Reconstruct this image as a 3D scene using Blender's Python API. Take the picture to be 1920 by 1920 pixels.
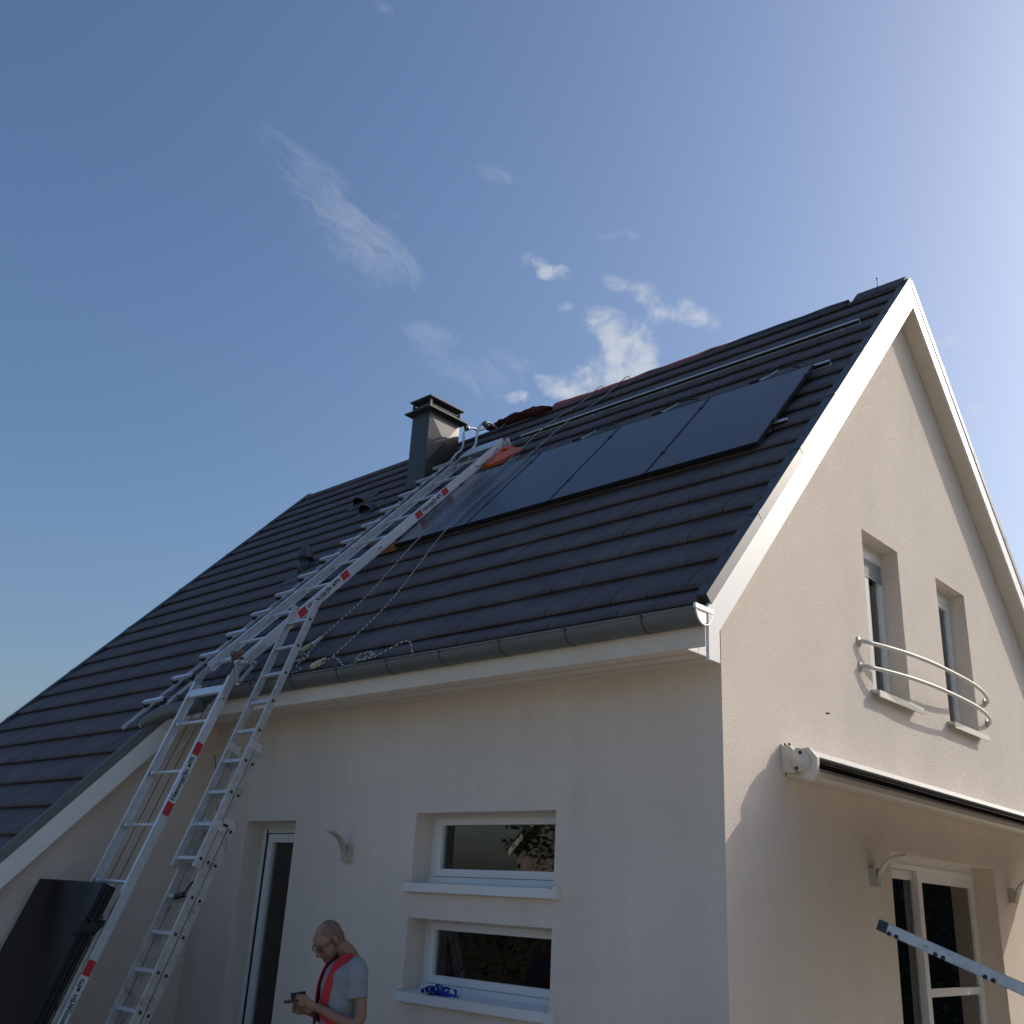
import bpy, bmesh, math, random
import numpy as np
from mathutils import Vector, Matrix, noise
R = math.radians
random.seed(7)
for o in list(bpy.data.objects):
    bpy.data.objects.remove(o)
S = bpy.context.scene
C = S.collection

# ------------------------------------------------------------------ camera
YAW, PIT, ROL = -0.7599, 0.3692, 0.0558
fw = Vector((math.sin(YAW)*math.cos(PIT), math.cos(YAW)*math.cos(PIT), math.sin(PIT)))
rt = Vector((math.cos(YAW), -math.sin(YAW), 0))
up = rt.cross(fw)
r2 = rt*math.cos(ROL) + up*math.sin(ROL)
u2 = -rt*math.sin(ROL) + up*math.cos(ROL)
CAM = Vector((3.413, -5.650, 1.88))
cd = bpy.data.cameras.new('camera')
cam = bpy.data.objects.new('camera', cd)
C.objects.link(cam)
cam.matrix_world = Matrix(((r2.x, u2.x, -fw.x, CAM.x), (r2.y, u2.y, -fw.y, CAM.y), (r2.z, u2.z, -fw.z, CAM.z), (0, 0, 0, 1)))
cd.sensor_width = 36
cd.lens = 36*1885.2/1920
cd.clip_start = 0.05
cd.clip_end = 3000
S.camera = cam

# ------------------------------------------------------------------ world, sun, exposure
SUN_AZ, SUN_EL = R(66), R(31)            # azimuth from +x towards +y
sund = Vector((math.cos(SUN_EL)*math.cos(SUN_AZ), math.cos(SUN_EL)*math.sin(SUN_AZ), math.sin(SUN_EL)))
SKY_STRENGTH, SUN_STRENGTH, EXPOSURE = 0.124, 2.45, 0.06
W = bpy.data.worlds.new('World')
S.world = W
W.use_nodes = True
nt = W.node_tree
nt.nodes.clear()
def N(t, kind, **kw):
    n = t.nodes.new(kind)
    for k, v in kw.items():
        setattr(n, k, v)
    return n
def math_node(t, op, a, b=None, clamp=False):
    n = N(t, 'ShaderNodeMath', operation=op)
    n.use_clamp = clamp
    for i, v in enumerate((a, b)):
        if v is None:
            continue
        if isinstance(v, (int, float)):
            n.inputs[i].default_value = v
        else:
            t.links.new(v, n.inputs[i])
    return n.outputs[0]
out = N(nt, 'ShaderNodeOutputWorld')
bg = N(nt, 'ShaderNodeBackground')
sky = N(nt, 'ShaderNodeTexSky', sky_type='NISHITA')
sky.sun_disc = False
sky.sun_elevation = SUN_EL
sky.sun_rotation = math.pi/2 - SUN_AZ
sky.altitude = 200
sky.air_density = 1.3
sky.dust_density = 3.9
sky.ozone_density = 4.2
bg.inputs[1].default_value = SKY_STRENGTH
tc = N(nt, 'ShaderNodeTexCoord')
# thin clouds: patches in a few directions of the sky, broken up by noise
def wnoise(scale, detail, rough, dist=0.0, stretch=(1, 1, 1)):
    mp = N(nt, 'ShaderNodeMapping')
    mp.inputs['Scale'].default_value = stretch
    nt.links.new(tc.outputs['Generated'], mp.inputs['Vector'])
    n = N(nt, 'ShaderNodeTexNoise')
    n.inputs['Scale'].default_value = scale
    n.inputs['Detail'].default_value = detail
    n.inputs['Roughness'].default_value = rough
    n.inputs['Distortion'].default_value = dist
    nt.links.new(mp.outputs[0], n.inputs['Vector'])
    return n
warp = wnoise(9, 4, 0.6)
wv = N(nt, 'ShaderNodeVectorMath', operation='MULTIPLY_ADD')
nt.links.new(warp.outputs['Color'], wv.inputs[0])
wv.inputs[1].default_value = (0.05, 0.05, 0.05)
nt.links.new(tc.outputs['Generated'], wv.inputs[2])
def dirv(u, v):
    d = fw + r2*((u-960)/1885.2) - u2*((v-960)/1885.2)
    return d.normalized()
def patch(a, b, width, gain):
    """soft elongated patch of sky between two directions"""
    da, db = dirv(*a), dirv(*b)
    c = (da+db)/2
    ax = (db-da)
    L = max(ax.length/2*1.3, 1e-3)
    width *= 1.2
    ax.normalize()
    tn = c.cross(ax).normalized()
    off = Vector((0.025, 0.025, 0.025))
    sub = N(nt, 'ShaderNodeVectorMath', operation='SUBTRACT')
    nt.links.new(wv.outputs[0], sub.inputs[0])
    sub.inputs[1].default_value = c+off
    def comp(vec, s):
        d = N(nt, 'ShaderNodeVectorMath', operation='DOT_PRODUCT')
        nt.links.new(sub.outputs[0], d.inputs[0])
        d.inputs[1].default_value = vec/s
        return math_node(nt, 'POWER', math_node(nt, 'ABSOLUTE', d.outputs['Value']), 2)
    r_ = math_node(nt, 'ADD', comp(ax, L), comp(tn, width))
    r_ = math_node(nt, 'ADD', r_, comp(c.normalized(), 0.5))
    e = math_node(nt, 'SUBTRACT', 1.0, r_, clamp=True)
    return math_node(nt, 'MULTIPLY', e, gain)
fine = wnoise(46, 11, 0.66, 0.5)
# streaky noise drawn out along the run of the high cloud
sa = (dirv(800, 570)-dirv(470, 250)).normalized()
sc_ = dirv(635, 410)
sb = sc_.cross(sa).normalized()
cx_ = N(nt, 'ShaderNodeCombineXYZ')
for i_, (vec, k_) in enumerate(((sa, 14), (sb, 46), (sc_, 20))):
    d_ = N(nt, 'ShaderNodeVectorMath', operation='DOT_PRODUCT')
    nt.links.new(wv.outputs[0], d_.inputs[0])
    d_.inputs[1].default_value = vec*k_
    nt.links.new(d_.outputs['Value'], cx_.inputs[i_])
soft = N(nt, 'ShaderNodeTexNoise')
soft.inputs['Scale'].default_value = 1.0
soft.inputs['Detail'].default_value = 10
soft.inputs['Roughness'].default_value = .68
soft.inputs['Distortion'].default_value = .8
nt.links.new(cx_.outputs[0], soft.inputs['Vector'])
def total(lst):
    acc = lst[0]
    for p in lst[1:]:
        acc = math_node(nt, 'ADD', acc, p)
    return math_node(nt, 'MINIMUM', acc, 1.0)
puffs = total([patch((1085, 590), (1180, 612), .016, .7), patch((1140, 605), (1222, 660), .022, .8), patch((1175, 640), (1205, 725), .024, .75), patch((1090, 690), (1200, 650), .016, .45),
               patch((1000, 716), (1090, 722), .013, .95), patch((1080, 724), (1260, 700), .014, .9), patch((1150, 745), (1220, 725), .02, .6),
               patch((1008, 508), (1074, 512), .0075, .95), patch((985, 478), (1040, 500), .010, .5), patch((922, 744), (985, 750), .008, .72),
               patch((1205, 600), (1260, 585), .011, .6), patch((1250, 575), (1350, 610), .014, .72), patch((1370, 645), (1420, 635), .008, .5), patch((1055, 685), (1120, 700), .008, .45),
               patch((1130, 535), (1190, 545), .010, .62), patch((1180, 540), (1250, 580), .010, .5), patch((1755, 655), (1800, 660), .006, .55), patch((1795, 785), (1840, 775), .009, .55),
               patch((1030, 570), (1070, 575), .007, .45), patch((1130, 455), (1185, 458), .006, .35)])
cirrus = total([patch((480, 240), (620, 380), .020, .5), patch((560, 330), (700, 470), .024, .65), patch((650, 440), (800, 565), .020, .7), patch((580, 400), (760, 540), .03, .35),
                patch((800, 625), (960, 740), .026, .7), patch((850, 690), (975, 720), .016, .45), patch((760, 600), (845, 625), .010, .6),
                patch((900, 335), (985, 345), .008, .6), patch((925, 655), (1010, 690), .010, .65), patch((705, 5), (745, 15), .008, .55), patch((700, 410), (745, 420), .008, .35)])
def cover(mask, nz, wgt, lo, hi, amt):
    a = math_node(nt, 'ADD', nz.outputs['Fac'], math_node(nt, 'MULTIPLY', mask, wgt))
    mr = N(nt, 'ShaderNodeMapRange', interpolation_type='SMOOTHSTEP')
    nt.links.new(a, mr.inputs[0])
    mr.inputs[1].default_value, mr.inputs[2].default_value = lo, hi
    g = math_node(nt, 'MULTIPLY', mr.outputs[0], math_node(nt, 'MULTIPLY', mask, 2.0, clamp=True))
    return math_node(nt, 'MULTIPLY', g, amt)
cov = math_node(nt, 'MAXIMUM', cover(puffs, fine, .36, .50, 1.02, .66), cover(cirrus, soft, .26, .48, 1.05, .25))
hs = N(nt, 'ShaderNodeHueSaturation')
hs.inputs['Saturation'].default_value = 1.08
nt.links.new(sky.outputs[0], hs.inputs['Color'])
mixc = N(nt, 'ShaderNodeMix', data_type='RGBA')
nt.links.new(cov, mixc.inputs['Factor'])
tint = N(nt, 'ShaderNodeVectorMath', operation='MULTIPLY')
nt.links.new(hs.outputs[0], tint.inputs[0])
tint.inputs[1].default_value = (1.0, .99, 1.03)
nt.links.new(tint.outputs[0], mixc.inputs['A'])
mixc.inputs['B'].default_value = (5.6, 5.75, 5.9, 1)
nt.links.new(mixc.outputs['Result'], bg.inputs[0])
nt.links.new(bg.outputs[0], out.inputs[0])

sl = bpy.data.lights.new('sun', 'SUN')
sl.energy = SUN_STRENGTH
sl.angle = R(0.53)
sl.color = (1.0, 0.93, 0.83)
so = bpy.data.objects.new('sun', sl)
C.objects.link(so)
so.rotation_euler = (-sund).to_track_quat('-Z', 'Y').to_euler()
so.location = (20, 40, 30)
S.view_settings.view_transform = 'Standard'
S.view_settings.look = 'None'
S.view_settings.exposure = EXPOSURE
S.view_settings.gamma = 1
S.cycles.max_bounces = 8
S.cycles.use_denoising = True

# ------------------------------------------------------------------ materials
def mat(name, col, rough=0.6, metal=0.0, var=0.0, vscale=8.0, bump=0.0, bscale=200.0, streak=0.0, streakdir=None, spec=0.5, dirt=None):
    m = bpy.data.materials.new(name)
    m.use_nodes = True
    t = m.node_tree
    b = t.nodes['Principled BSDF']
    b.inputs['Base Color'].default_value = (*col, 1)
    b.inputs['Roughness'].default_value = rough
    b.inputs['Metallic'].default_value = metal
    b.inputs['Specular IOR Level'].default_value = spec
    co = N(t, 'ShaderNodeTexCoord')
    src = None
    def noise_fac(scale, detail, stretch=(1, 1, 1)):
        mp = N(t, 'ShaderNodeMapping')
        mp.inputs['Scale'].default_value = stretch
        t.links.new(co.outputs['Object'], mp.inputs['Vector'])
        n = N(t, 'ShaderNodeTexNoise')
        n.inputs['Scale'].default_value = scale
        n.inputs['Detail'].default_value = detail
        n.inputs['Roughness'].default_value = .6
        t.links.new(mp.outputs[0], n.inputs['Vector'])
        return n.outputs['Fac']
    def mul(src, fac, lo, hi, c_lo=(1, 1, 1)):
        mr = N(t, 'ShaderNodeMapRange')
        t.links.new(fac, mr.inputs[0])
        mr.inputs[1].default_value, mr.inputs[2].default_value = .3, .7
        mr.inputs[3].default_value, mr.inputs[4].default_value = lo, hi
        mx = N(t, 'ShaderNodeVectorMath', operation='SCALE')
        if src is None:
            mx.inputs[0].default_value = col
        else:
            t.links.new(src, mx.inputs[0])
        t.links.new(mr.outputs[0], mx.inputs['Scale'])
        return mx.outputs[0]
    if var:
        src = mul(src, noise_fac(vscale, 6), 1-var, 1+var)
    if streak:
        src = mul(src, noise_fac(1.0, 5, streakdir), 1-streak, 1.0+streak*.3)
    if dirt:
        dcol, dscale, lo, hi = dirt
        mr = N(t, 'ShaderNodeMapRange')
        t.links.new(noise_fac(dscale, 7), mr.inputs[0])
        mr.inputs[1].default_value, mr.inputs[2].default_value = lo, hi
        mx = N(t, 'ShaderNodeMix', data_type='RGBA')
        t.links.new(mr.outputs[0], mx.inputs['Factor'])
        if src is not None:
            t.links.new(src, mx.inputs['A'])
        else:
            mx.inputs['A'].default_value = (*col, 1)
        mx.inputs['B'].default_value = (*dcol, 1)
        src = mx.outputs['Result']
    if src is not None:
        t.links.new(src, b.inputs['Base Color'])
    if bump:
        bp = N(t, 'ShaderNodeBump')
        bp.inputs['Strength'].default_value = bump
        bp.inputs['Distance'].default_value = .01
        t.links.new(noise_fac(bscale, 3), bp.inputs['Height'])
        t.links.new(bp.outputs[0], b.inputs['Normal'])
    return m
M = {}
def stucco(name, streak):
    m = mat(name, (.80, .70, .605), .9, var=.05, vscale=1.1, bump=.9, bscale=100, streak=streak, streakdir=(4, 4, .35), spec=.2)
    t = m.node_tree
    b = t.nodes['Principled BSDF']
    l = b.inputs['Base Color'].links[0]
    src = l.from_socket
    co = N(t, 'ShaderNodeTexCoord')
    n = N(t, 'ShaderNodeTexNoise')
    n.inputs['Scale'].default_value = 85
    n.inputs['Detail'].default_value = 3
    t.links.new(co.outputs['Object'], n.inputs['Vector'])
    mr = N(t, 'ShaderNodeMapRange')
    t.links.new(n.outputs['Fac'], mr.inputs[0])
    mr.inputs[1].default_value, mr.inputs[2].default_value, mr.inputs[3].default_value, mr.inputs[4].default_value = .3, .7, .92, 1.07
    sc = N(t, 'ShaderNodeVectorMath', operation='SCALE')
    t.links.new(src, sc.inputs[0])
    t.links.new(mr.outputs[0], sc.inputs['Scale'])
    t.links.new(sc.outputs[0], b.inputs['Base Color'])
    return m
M['stucco'] = stucco('stucco', .07)
M['stuccogable'] = stucco('stucco_gable', .025)
M['white'] = mat('white_lacquer', (.78, .77, .74), .4, var=.03, vscale=2)
M['pvc'] = mat('white_pvc', (.74, .74, .73), .35, var=.02, vscale=3)
M['soffit'] = mat('soffit_lining', (.70, .62, .52), .6, var=.04, vscale=3)
M['tile'] = mat('roof_tile', (.105, .088, .094), .75, var=.25, vscale=2.2, bump=.3, bscale=60, spec=.28, dirt=((.13, .12, .112), 5.0, .55, .8))
M['tiletrim'] = mat('verge_metal', (.05, .052, .058), .45, spec=.5)
M['darkmetal'] = mat('chimney_metal', (.055, .055, .06), .5, var=.1, vscale=5, spec=.5)
M['zinc'] = mat('zinc', (.165, .175, .172), .5, .4, var=.10, vscale=5, dirt=((.125, .13, .12), 5, .5, .8))
M['zincend'] = mat('zinc_bright', (.72, .70, .66), .4, .3)
M['alu'] = mat('aluminium', (.70, .72, .75), .40, .5, var=.10, vscale=14, bump=.04, bscale=60)
M['aludull'] = mat('aluminium_dull', (.54, .54, .54), .48, .5, var=.14, vscale=16, dirt=((.33, .31, .28), 20, .58, .75))
M['alupaint'] = mat('aluminium_splashed', (.50, .49, .47), .5, .5, var=.15, vscale=12, dirt=((.24, .21, .18), 9, .56, .70))
M['steel'] = mat('galvanised', (.72, .74, .76), .3, .7, var=.08, vscale=30)
M['rustred'] = mat('rusty_steel', (.22, .12, .09), .7, .2, var=.25, vscale=30)
M['black'] = mat('black_rubber', (.018, .018, .02), .6)
M['blackgloss'] = mat('black_plastic', (.02, .02, .022), .35)
M['panelglass'] = mat('solar_glass', (.020, .023, .034), .27, spec=.6, var=.25, vscale=2.0)
M['panelback'] = mat('solar_glass_near', (.008, .008, .010), .24, spec=.2, var=.2, vscale=2.0)
M['panelframe'] = mat('panel_frame', (.022, .023, .027), .38, .4)
M['red'] = mat('red_sticker', (.55, .035, .04), .45)
M['label'] = mat('label_white', (.62, .64, .66), .45, var=.03, vscale=20)
M['ink'] = mat('label_ink', (.02, .02, .024), .5)
M['membranedark'] = mat('dark_membrane', (.03, .028, .032), .8, var=.3, vscale=9)
M['membrane'] = mat('ridge_membrane', (.30, .055, .035), .75, var=.35, vscale=7, dirt=((.05, .03, .03), 3.5, .5, .62), bump=.3, bscale=30)
M['maroon'] = mat('maroon_cloth', (.085, .022, .028), .9, var=.4, vscale=12, bump=.4, bscale=25)
M['orange'] = mat('orange_plastic', (.72, .10, .025), .45, var=.1, vscale=10)
M['wood'] = mat('timber', (.36, .20, .09), .75, var=.3, vscale=10, streak=.2, streakdir=(3, 40, 40))
M['ropew'] = mat('rope_white', (.52, .50, .47), .9)
M['ropeb'] = mat('rope_dark', (.10, .105, .12), .9)
M['grab'] = mat('pale_yellow_plastic', (.55, .54, .30), .45)
M['blue'] = mat('blue_webbing', (.015, .06, .42), .55, var=.25, vscale=30)
M['brass'] = mat('brass', (.65, .48, .2), .3, .9)
M['fabric'] = mat('awning_cloth', (.045, .04, .05), .85, var=.1, vscale=60)
M['cream'] = mat('cream_metal', (.68, .65, .57), .42)
M['lampmetal'] = mat('lamp_metal', (.48, .47, .40), .42, .2)
M['skin'] = mat('skin', (.29, .155, .098), .5, var=.12, vscale=14)
M['beard'] = mat('stubble', (.20, .112, .078), .7, var=.25, vscale=60)
M['brow'] = mat('brown_hair', (.10, .06, .04), .8)
M['tshirt'] = mat('grey_jersey', (.27, .285, .31), .9, var=.12, vscale=9, bump=.9, bscale=13)
M['redcloth'] = mat('red_workwear', (.50, .025, .035), .8, var=.12, vscale=25)
M['darkcloth'] = mat('dark_workwear', (.03, .03, .036), .85, var=.2, vscale=25)
M['glove'] = mat('black_glove', (.016, .015, .015), .7, var=.3, vscale=40)
M['phone'] = mat('phone_case', (.012, .012, .014), .4)
M['lens'] = mat('spectacle_lens', (.14, .13, .13), .05)
M['netting'] = mat('white_net', (.86, .83, .78), .95, streak=.65, streakdir=(17, 17, .6))  # vertical streaks put the shading of the folds into the net's colour
M['curtain'] = mat('net_curtain', (.34, .35, .36), .95, streak=.35, streakdir=(26, 26, .4))  # streaked tone paints shade between the curtain folds
M['blind'] = mat('shutter_slats', (.22, .235, .25), .6)
M['dark'] = mat('painted_shade', (.03, .028, .026), .95)  # near-black colour stands in for shade in rooms and gaps
M['ground'] = mat('pale_gravel', (.50, .42, .325), .95, var=.18, vscale=1.2, bump=.6, bscale=40)
M['grass'] = mat('lawn', (.07, .11, .035), .95, var=.3, vscale=3, bump=.6, bscale=40)
M['leaf'] = mat('leaf_green', (.055, .10, .03), .6, var=.4, vscale=2.2)
M['bark'] = mat('bark', (.11, .08, .055), .9, var=.3, vscale=10)
M['render2'] = mat('neighbour_render', (.42, .37, .31), .9, var=.05, vscale=1)
M['rooftwo'] = mat('neighbour_tile', (.045, .04, .042), .8, var=.25, vscale=3)
def glass_mat(name, tint, floor=.06):
    m = bpy.data.materials.new(name)
    m.use_nodes = True
    t = m.node_tree
    t.nodes.clear()
    o = N(t, 'ShaderNodeOutputMaterial')
    mx = N(t, 'ShaderNodeMixShader')
    tr = N(t, 'ShaderNodeBsdfTransparent')
    tr.inputs[0].default_value = (*tint, 1)
    gl = N(t, 'ShaderNodeBsdfGlossy')
    gl.inputs['Roughness'].default_value = .012
    fr = N(t, 'ShaderNodeFresnel')
    fr.inputs[0].default_value = 1.55
    a = math_node(t, 'MULTIPLY_ADD', fr.outputs[0], 1.5)
    a.node.inputs[2].default_value = floor
    a.node.use_clamp = True
    t.links.new(a, mx.inputs[0])
    t.links.new(tr.outputs[0], mx.inputs[1])
    t.links.new(gl.outputs[0], mx.inputs[2])
    t.links.new(mx.outputs[0], o.inputs[0])
    return m
M['glass'] = glass_mat('window_glass', (.62, .65, .66))
M['clearglass'] = glass_mat('clear_glass', (.95, .95, .95), .03)

# ------------------------------------------------------------------ mesh helpers
class MB:
    def __init__(self):
        self.v = []; self.f = []; self.m = []; self.smooth = []
    def add(self, vs, fs, mi=0, smooth=False):
        b = len(self.v)
        self.v += [tuple(v) for v in vs]
        for k, f in enumerate(fs):
            self.f.append([b+i for i in f])
            self.m.append(mi if isinstance(mi, int) else mi[k])
            self.smooth.append(smooth)
    def obox(self, o, a, b, c, mi=0):
        """box from corner o along the edge vectors a, b, c"""
        o, a, b, c = map(Vector, (o, a, b, c))
        vs = [o, o+a, o+a+b, o+b, o+c, o+a+c, o+a+b+c, o+b+c]
        fs = [(0, 3, 2, 1), (4, 5, 6, 7), (0, 1, 5, 4), (1, 2, 6, 5), (2, 3, 7, 6), (3, 0, 4, 7)]
        if a.cross(b).dot(c) < 0:
            fs = [f[::-1] for f in fs]
        self.add(vs, fs, mi)
    def box(self, x0, x1, y0, y1, z0, z1, mi=0):
        self.obox((x0, y0, z0), (x1-x0, 0, 0), (0, y1-y0, 0), (0, 0, z1-z0), mi)
    def bar(self, p, q, w, h, upv=(0, 0, 1), mi=0):
        """rectangular bar from p to q, w wide, h high (towards upv), centred"""
        p, q = Vector(p), Vector(q)
        d = (q-p).normalized()
        s = d.cross(Vector(upv)).normalized()
        n = s.cross(d).normalized()
        self.obox(p-s*w/2-n*h/2, q-p, s*w, n*h, mi)
    def prism(self, poly, ext, mi=0):
        """polygon of 3D points extruded by the vector ext"""
        e = Vector(ext)
        n = len(poly)
        a = [Vector(p) for p in poly]
        vs = a+[p+e for p in a]
        fs = [tuple(range(n))[::-1], tuple(range(n, 2*n))]
        fs += [(i, (i+1) % n, n+(i+1) % n, n+i) for i in range(n)]
        self.add(vs, fs, mi)
    def quad(self, a, b, c, d, mi=0):
        self.add([a, b, c, d], [(0, 1, 2, 3)], mi)
    def tube(self, path, r, sides=8, mi=0, cap=True, stripe=None, closed=False):
        path = [Vector(p) for p in path]
        rr = r if isinstance(r, (list, tuple)) else [r]*len(path)
        n = len(path)
        rings = []
        ref = None
        for i, p in enumerate(path):
            a = path[i-1] if (i > 0 or closed) else path[i]
            b = path[(i+1) % n] if (i < n-1 or closed) else path[i]
            d = (b-a).normalized()
            if ref is None:
                ref = d.orthogonal().normalized()
            ref = (ref-d*ref.dot(d)).normalized()
            s = d.cross(ref)
            rings.append([p+(ref*math.cos(2*math.pi*k/sides)+s*math.sin(2*math.pi*k/sides))*rr[i] for k in range(sides)])
        vs = [v for ring in rings for v in ring]
        fs, ms = [], []
        rng = n if closed else n-1
        for i in range(rng):
            j = (i+1) % n
            for k in range(sides):
                l = (k+1) % sides
                fs.append((i*sides+k, i*sides+l, j*sides+l, j*sides+k))
                ms.append(stripe(i, k) if stripe else mi)
        if cap and not closed:
            fs.append(tuple(range(sides))[::-1]); ms.append(mi)
            fs.append(tuple(range((n-1)*sides, n*sides))); ms.append(mi)
        self.add(vs, fs, ms, True)
    def disc(self, c, axis, r, t, sides=16, mi=0):
        c, axis = Vector(c), Vector(axis).normalized()
        self.tube([c-axis*t/2, c+axis*t/2], r, sides, mi)
    def loft(self, rings, mi=0, cap=True, smooth=True):
        n, k = len(rings), len(rings[0])
        vs = [v for r_ in rings for v in r_]
        fs = [(i*k+j, i*k+(j+1) % k, (i+1)*k+(j+1) % k, (i+1)*k+j) for i in range(n-1) for j in range(k)]
        if cap:
            fs += [tuple(range(k))[::-1], tuple(range((n-1)*k, n*k))]
        self.add(vs, fs, mi, smooth)
    def build(self, name, mats, parent=None, loc=None, fix=True):
        me = bpy.data.meshes.new(name)
        me.from_pydata(self.v, [], self.f)
        mats = mats if isinstance(mats, (list, tuple)) else [mats]
        for m_ in mats:
            me.materials.append(M[m_] if isinstance(m_, str) else m_)
        me.polygons.foreach_set('material_index', self.m)
        me.polygons.foreach_set('use_smooth', self.smooth)
        me.update()
        if fix:
            bm = bmesh.new(); bm.from_mesh(me)
            bmesh.ops.recalc_face_normals(bm, faces=bm.faces)
            bm.to_mesh(me); bm.free()
        o = bpy.data.objects.new(name, me)
        C.objects.link(o)
        if parent:
            put(o, parent)
        return o
def put(o, parent):
    """child keeps its world place; every builder works in world coordinates"""
    o.parent = parent
    o.matrix_parent_inverse = parent_matrix(parent).inverted()
def parent_matrix(p):
    m = Matrix.LocRotScale(p.location, p.rotation_euler, p.scale)
    if p.parent:
        m = parent_matrix(p.parent) @ p.matrix_parent_inverse @ m
    return m
def tag(o, label=None, cat=None, group=None, kind=None):
    if label: o['label'] = label
    if cat: o['category'] = cat
    if group: o['group'] = group
    if kind: o['kind'] = kind
    return o
def thing(name, loc, label, cat, group=None):
    o = bpy.data.objects.new(name, None)
    o.empty_display_size = .2
    C.objects.link(o)
    o.location = loc
    return tag(o, label, cat, group)
def copy_tree(o, parent=None):
    c = o.copy()
    C.objects.link(c)
    if parent:
        c.parent = parent
        c.matrix_parent_inverse = o.matrix_parent_inverse.copy()
    for ch in [x for x in bpy.data.objects if x.parent == o]:
        copy_tree(ch, c)
    return c
def spline(pts, n=8):
    """Catmull-Rom through the points"""
    P = [Vector(p) for p in pts]
    P = [P[0]*2-P[1]]+P+[P[-1]*2-P[-2]]
    res = []
    for i in range(1, len(P)-2):
        for k in range(n):
            t = k/n
            a, b, c, d = P[i-1], P[i], P[i+1], P[i+2]
            res.append(.5*((2*b)+(c-a)*t+(2*a-5*b+4*c-d)*t*t+(3*b-a-3*c+d)*t**3))
    res.append(P[-2])
    return res

# roof frame: x along the ridge, s up the slope from the ridge (negative = down), h above the tiles
TH = R(47.738)
RY, RZ = 3.684, 8.228
SN = Vector((0, -math.sin(TH), math.cos(TH)))
SU = Vector((0, math.cos(TH), math.sin(TH)))
def RP(x, s, h=0.0):
    return Vector((x, RY, RZ))+SU*s+SN*h
def RB(x, s, h=0.0):
    p = RP(x, s, h)
    return Vector((p.x, 2*RY-p.y, p.z))
OV, XL, XW, XWF = .186, -10.285, -5.94, -5.754
EAVE = -6.28
HS = 3.403

# ------------------------------------------------------------------ ground
g = MB(); g.quad((-400, -400, 0), (400, -400, 0), (400, 400, 0), (-400, 400, 0))
tag(g.build('ground', 'grass'), kind='structure')
g = MB(); g.quad((-14, -15, .004), (14, -15, .004), (14, 14, .004), (-14, 14, .004))
tag(g.build('terrace', 'ground'), kind='structure')

# ------------------------------------------------------------------ house
house = thing('house', (-5, 3.684, 0), 'white rendered house with dark tiled roof and tall gable', 'house')
W1 = (-2.822, -1.364, 1.98, 2.50)
W2 = (-2.822, -1.364, 1.215, 1.725)
D1 = (-5.197, -4.418, .18, 2.461)
G1 = (2.36, 3.115, 3.643, 5.066)
G2 = (4.019, 4.78, 3.643, 5.066)
GD = (2.427, 4.733, .1, 2.401)
def wall_face(mb, pts, holes, place, inward, depth, mi=0):
    """flat polygon (2D) with rectangular holes and reveals; place maps 2D to 3D"""
    bm = bmesh.new()
    f = bm.faces.new([bm.verts.new((p[0], p[1], 0)) for p in pts])
    for h in holes:
        for co, no in (((h[0], 0, 0), (1, 0, 0)), ((h[1], 0, 0), (1, 0, 0)), ((0, h[2], 0), (0, 1, 0)), ((0, h[3], 0), (0, 1, 0))):
            bmesh.ops.bisect_plane(bm, geom=bm.verts[:]+bm.edges[:]+bm.faces[:], plane_co=co, plane_no=no, dist=1e-6)
    for f in bm.faces:
        c = f.calc_center_median()
        if any(h[0] < c.x < h[1] and h[2] < c.y < h[3] for h in holes):
            continue
        mb.add([place(v.co.x, v.co.y) for v in f.verts], [tuple(range(len(f.verts)))], mi)
    bm.free()
    e = Vector(inward)*depth
    for h in holes:
        q = [place(h[0], h[2]), place(h[1], h[2]), place(h[1], h[3]), place(h[0], h[3])]
        for i in range(4):
            a, b = Vector(q[i]), Vector(q[(i+1) % 4])
            mb.quad(a, b, b+e, a+e, mi)
KZ = math.tan(TH)
def ztop(y):
    return RZ-.21/math.cos(TH)-(abs(y-RY))*KZ
wall = MB()
wall_face(wall, [(XW, 0), (0, 0), (0, ztop(0)), (XW, ztop(0))], [W1, W2, D1], lambda a, b: Vector((a, 0, b)), (0, 1, 0), .27)
wall_face(wall, [(0, 0), (2*RY, 0), (2*RY, ztop(0)), (RY, ztop(RY)), (0, ztop(0))], [G1, G2, GD], lambda a, b: Vector((0, a, b)), (-1, 0, 0), .26, 1)
wy = -3.2
wall_face(wall, [(wy, 0), (0, 0), (0, ztop(0)), (wy, ztop(wy))], [], lambda a, b: Vector((XW, a, b)), (-1, 0, 0), .1)
wall_face(wall, [(XL+.15, 0), (XW, 0), (XW, ztop(wy)), (XL+.15, ztop(wy))], [], lambda a, b: Vector((a, wy, b)), (0, 1, 0), .1)
wall_face(wall, [(XL+.15, 0), (0, 0), (0, ztop(0)), (XL+.15, ztop(0))], [], lambda a, b: Vector((a, 2*RY, b)), (0, -1, 0), .1)
wall_face(wall, [(wy, 0), (2*RY, 0), (2*RY, ztop(0)), (RY, ztop(RY)), (wy, ztop(wy))], [], lambda a, b: Vector((XL+.15, a, b)), (1, 0, 0), .1)
wall_o = wall.build('wall', ['stucco', 'stuccogable'], house, fix=False)

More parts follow.
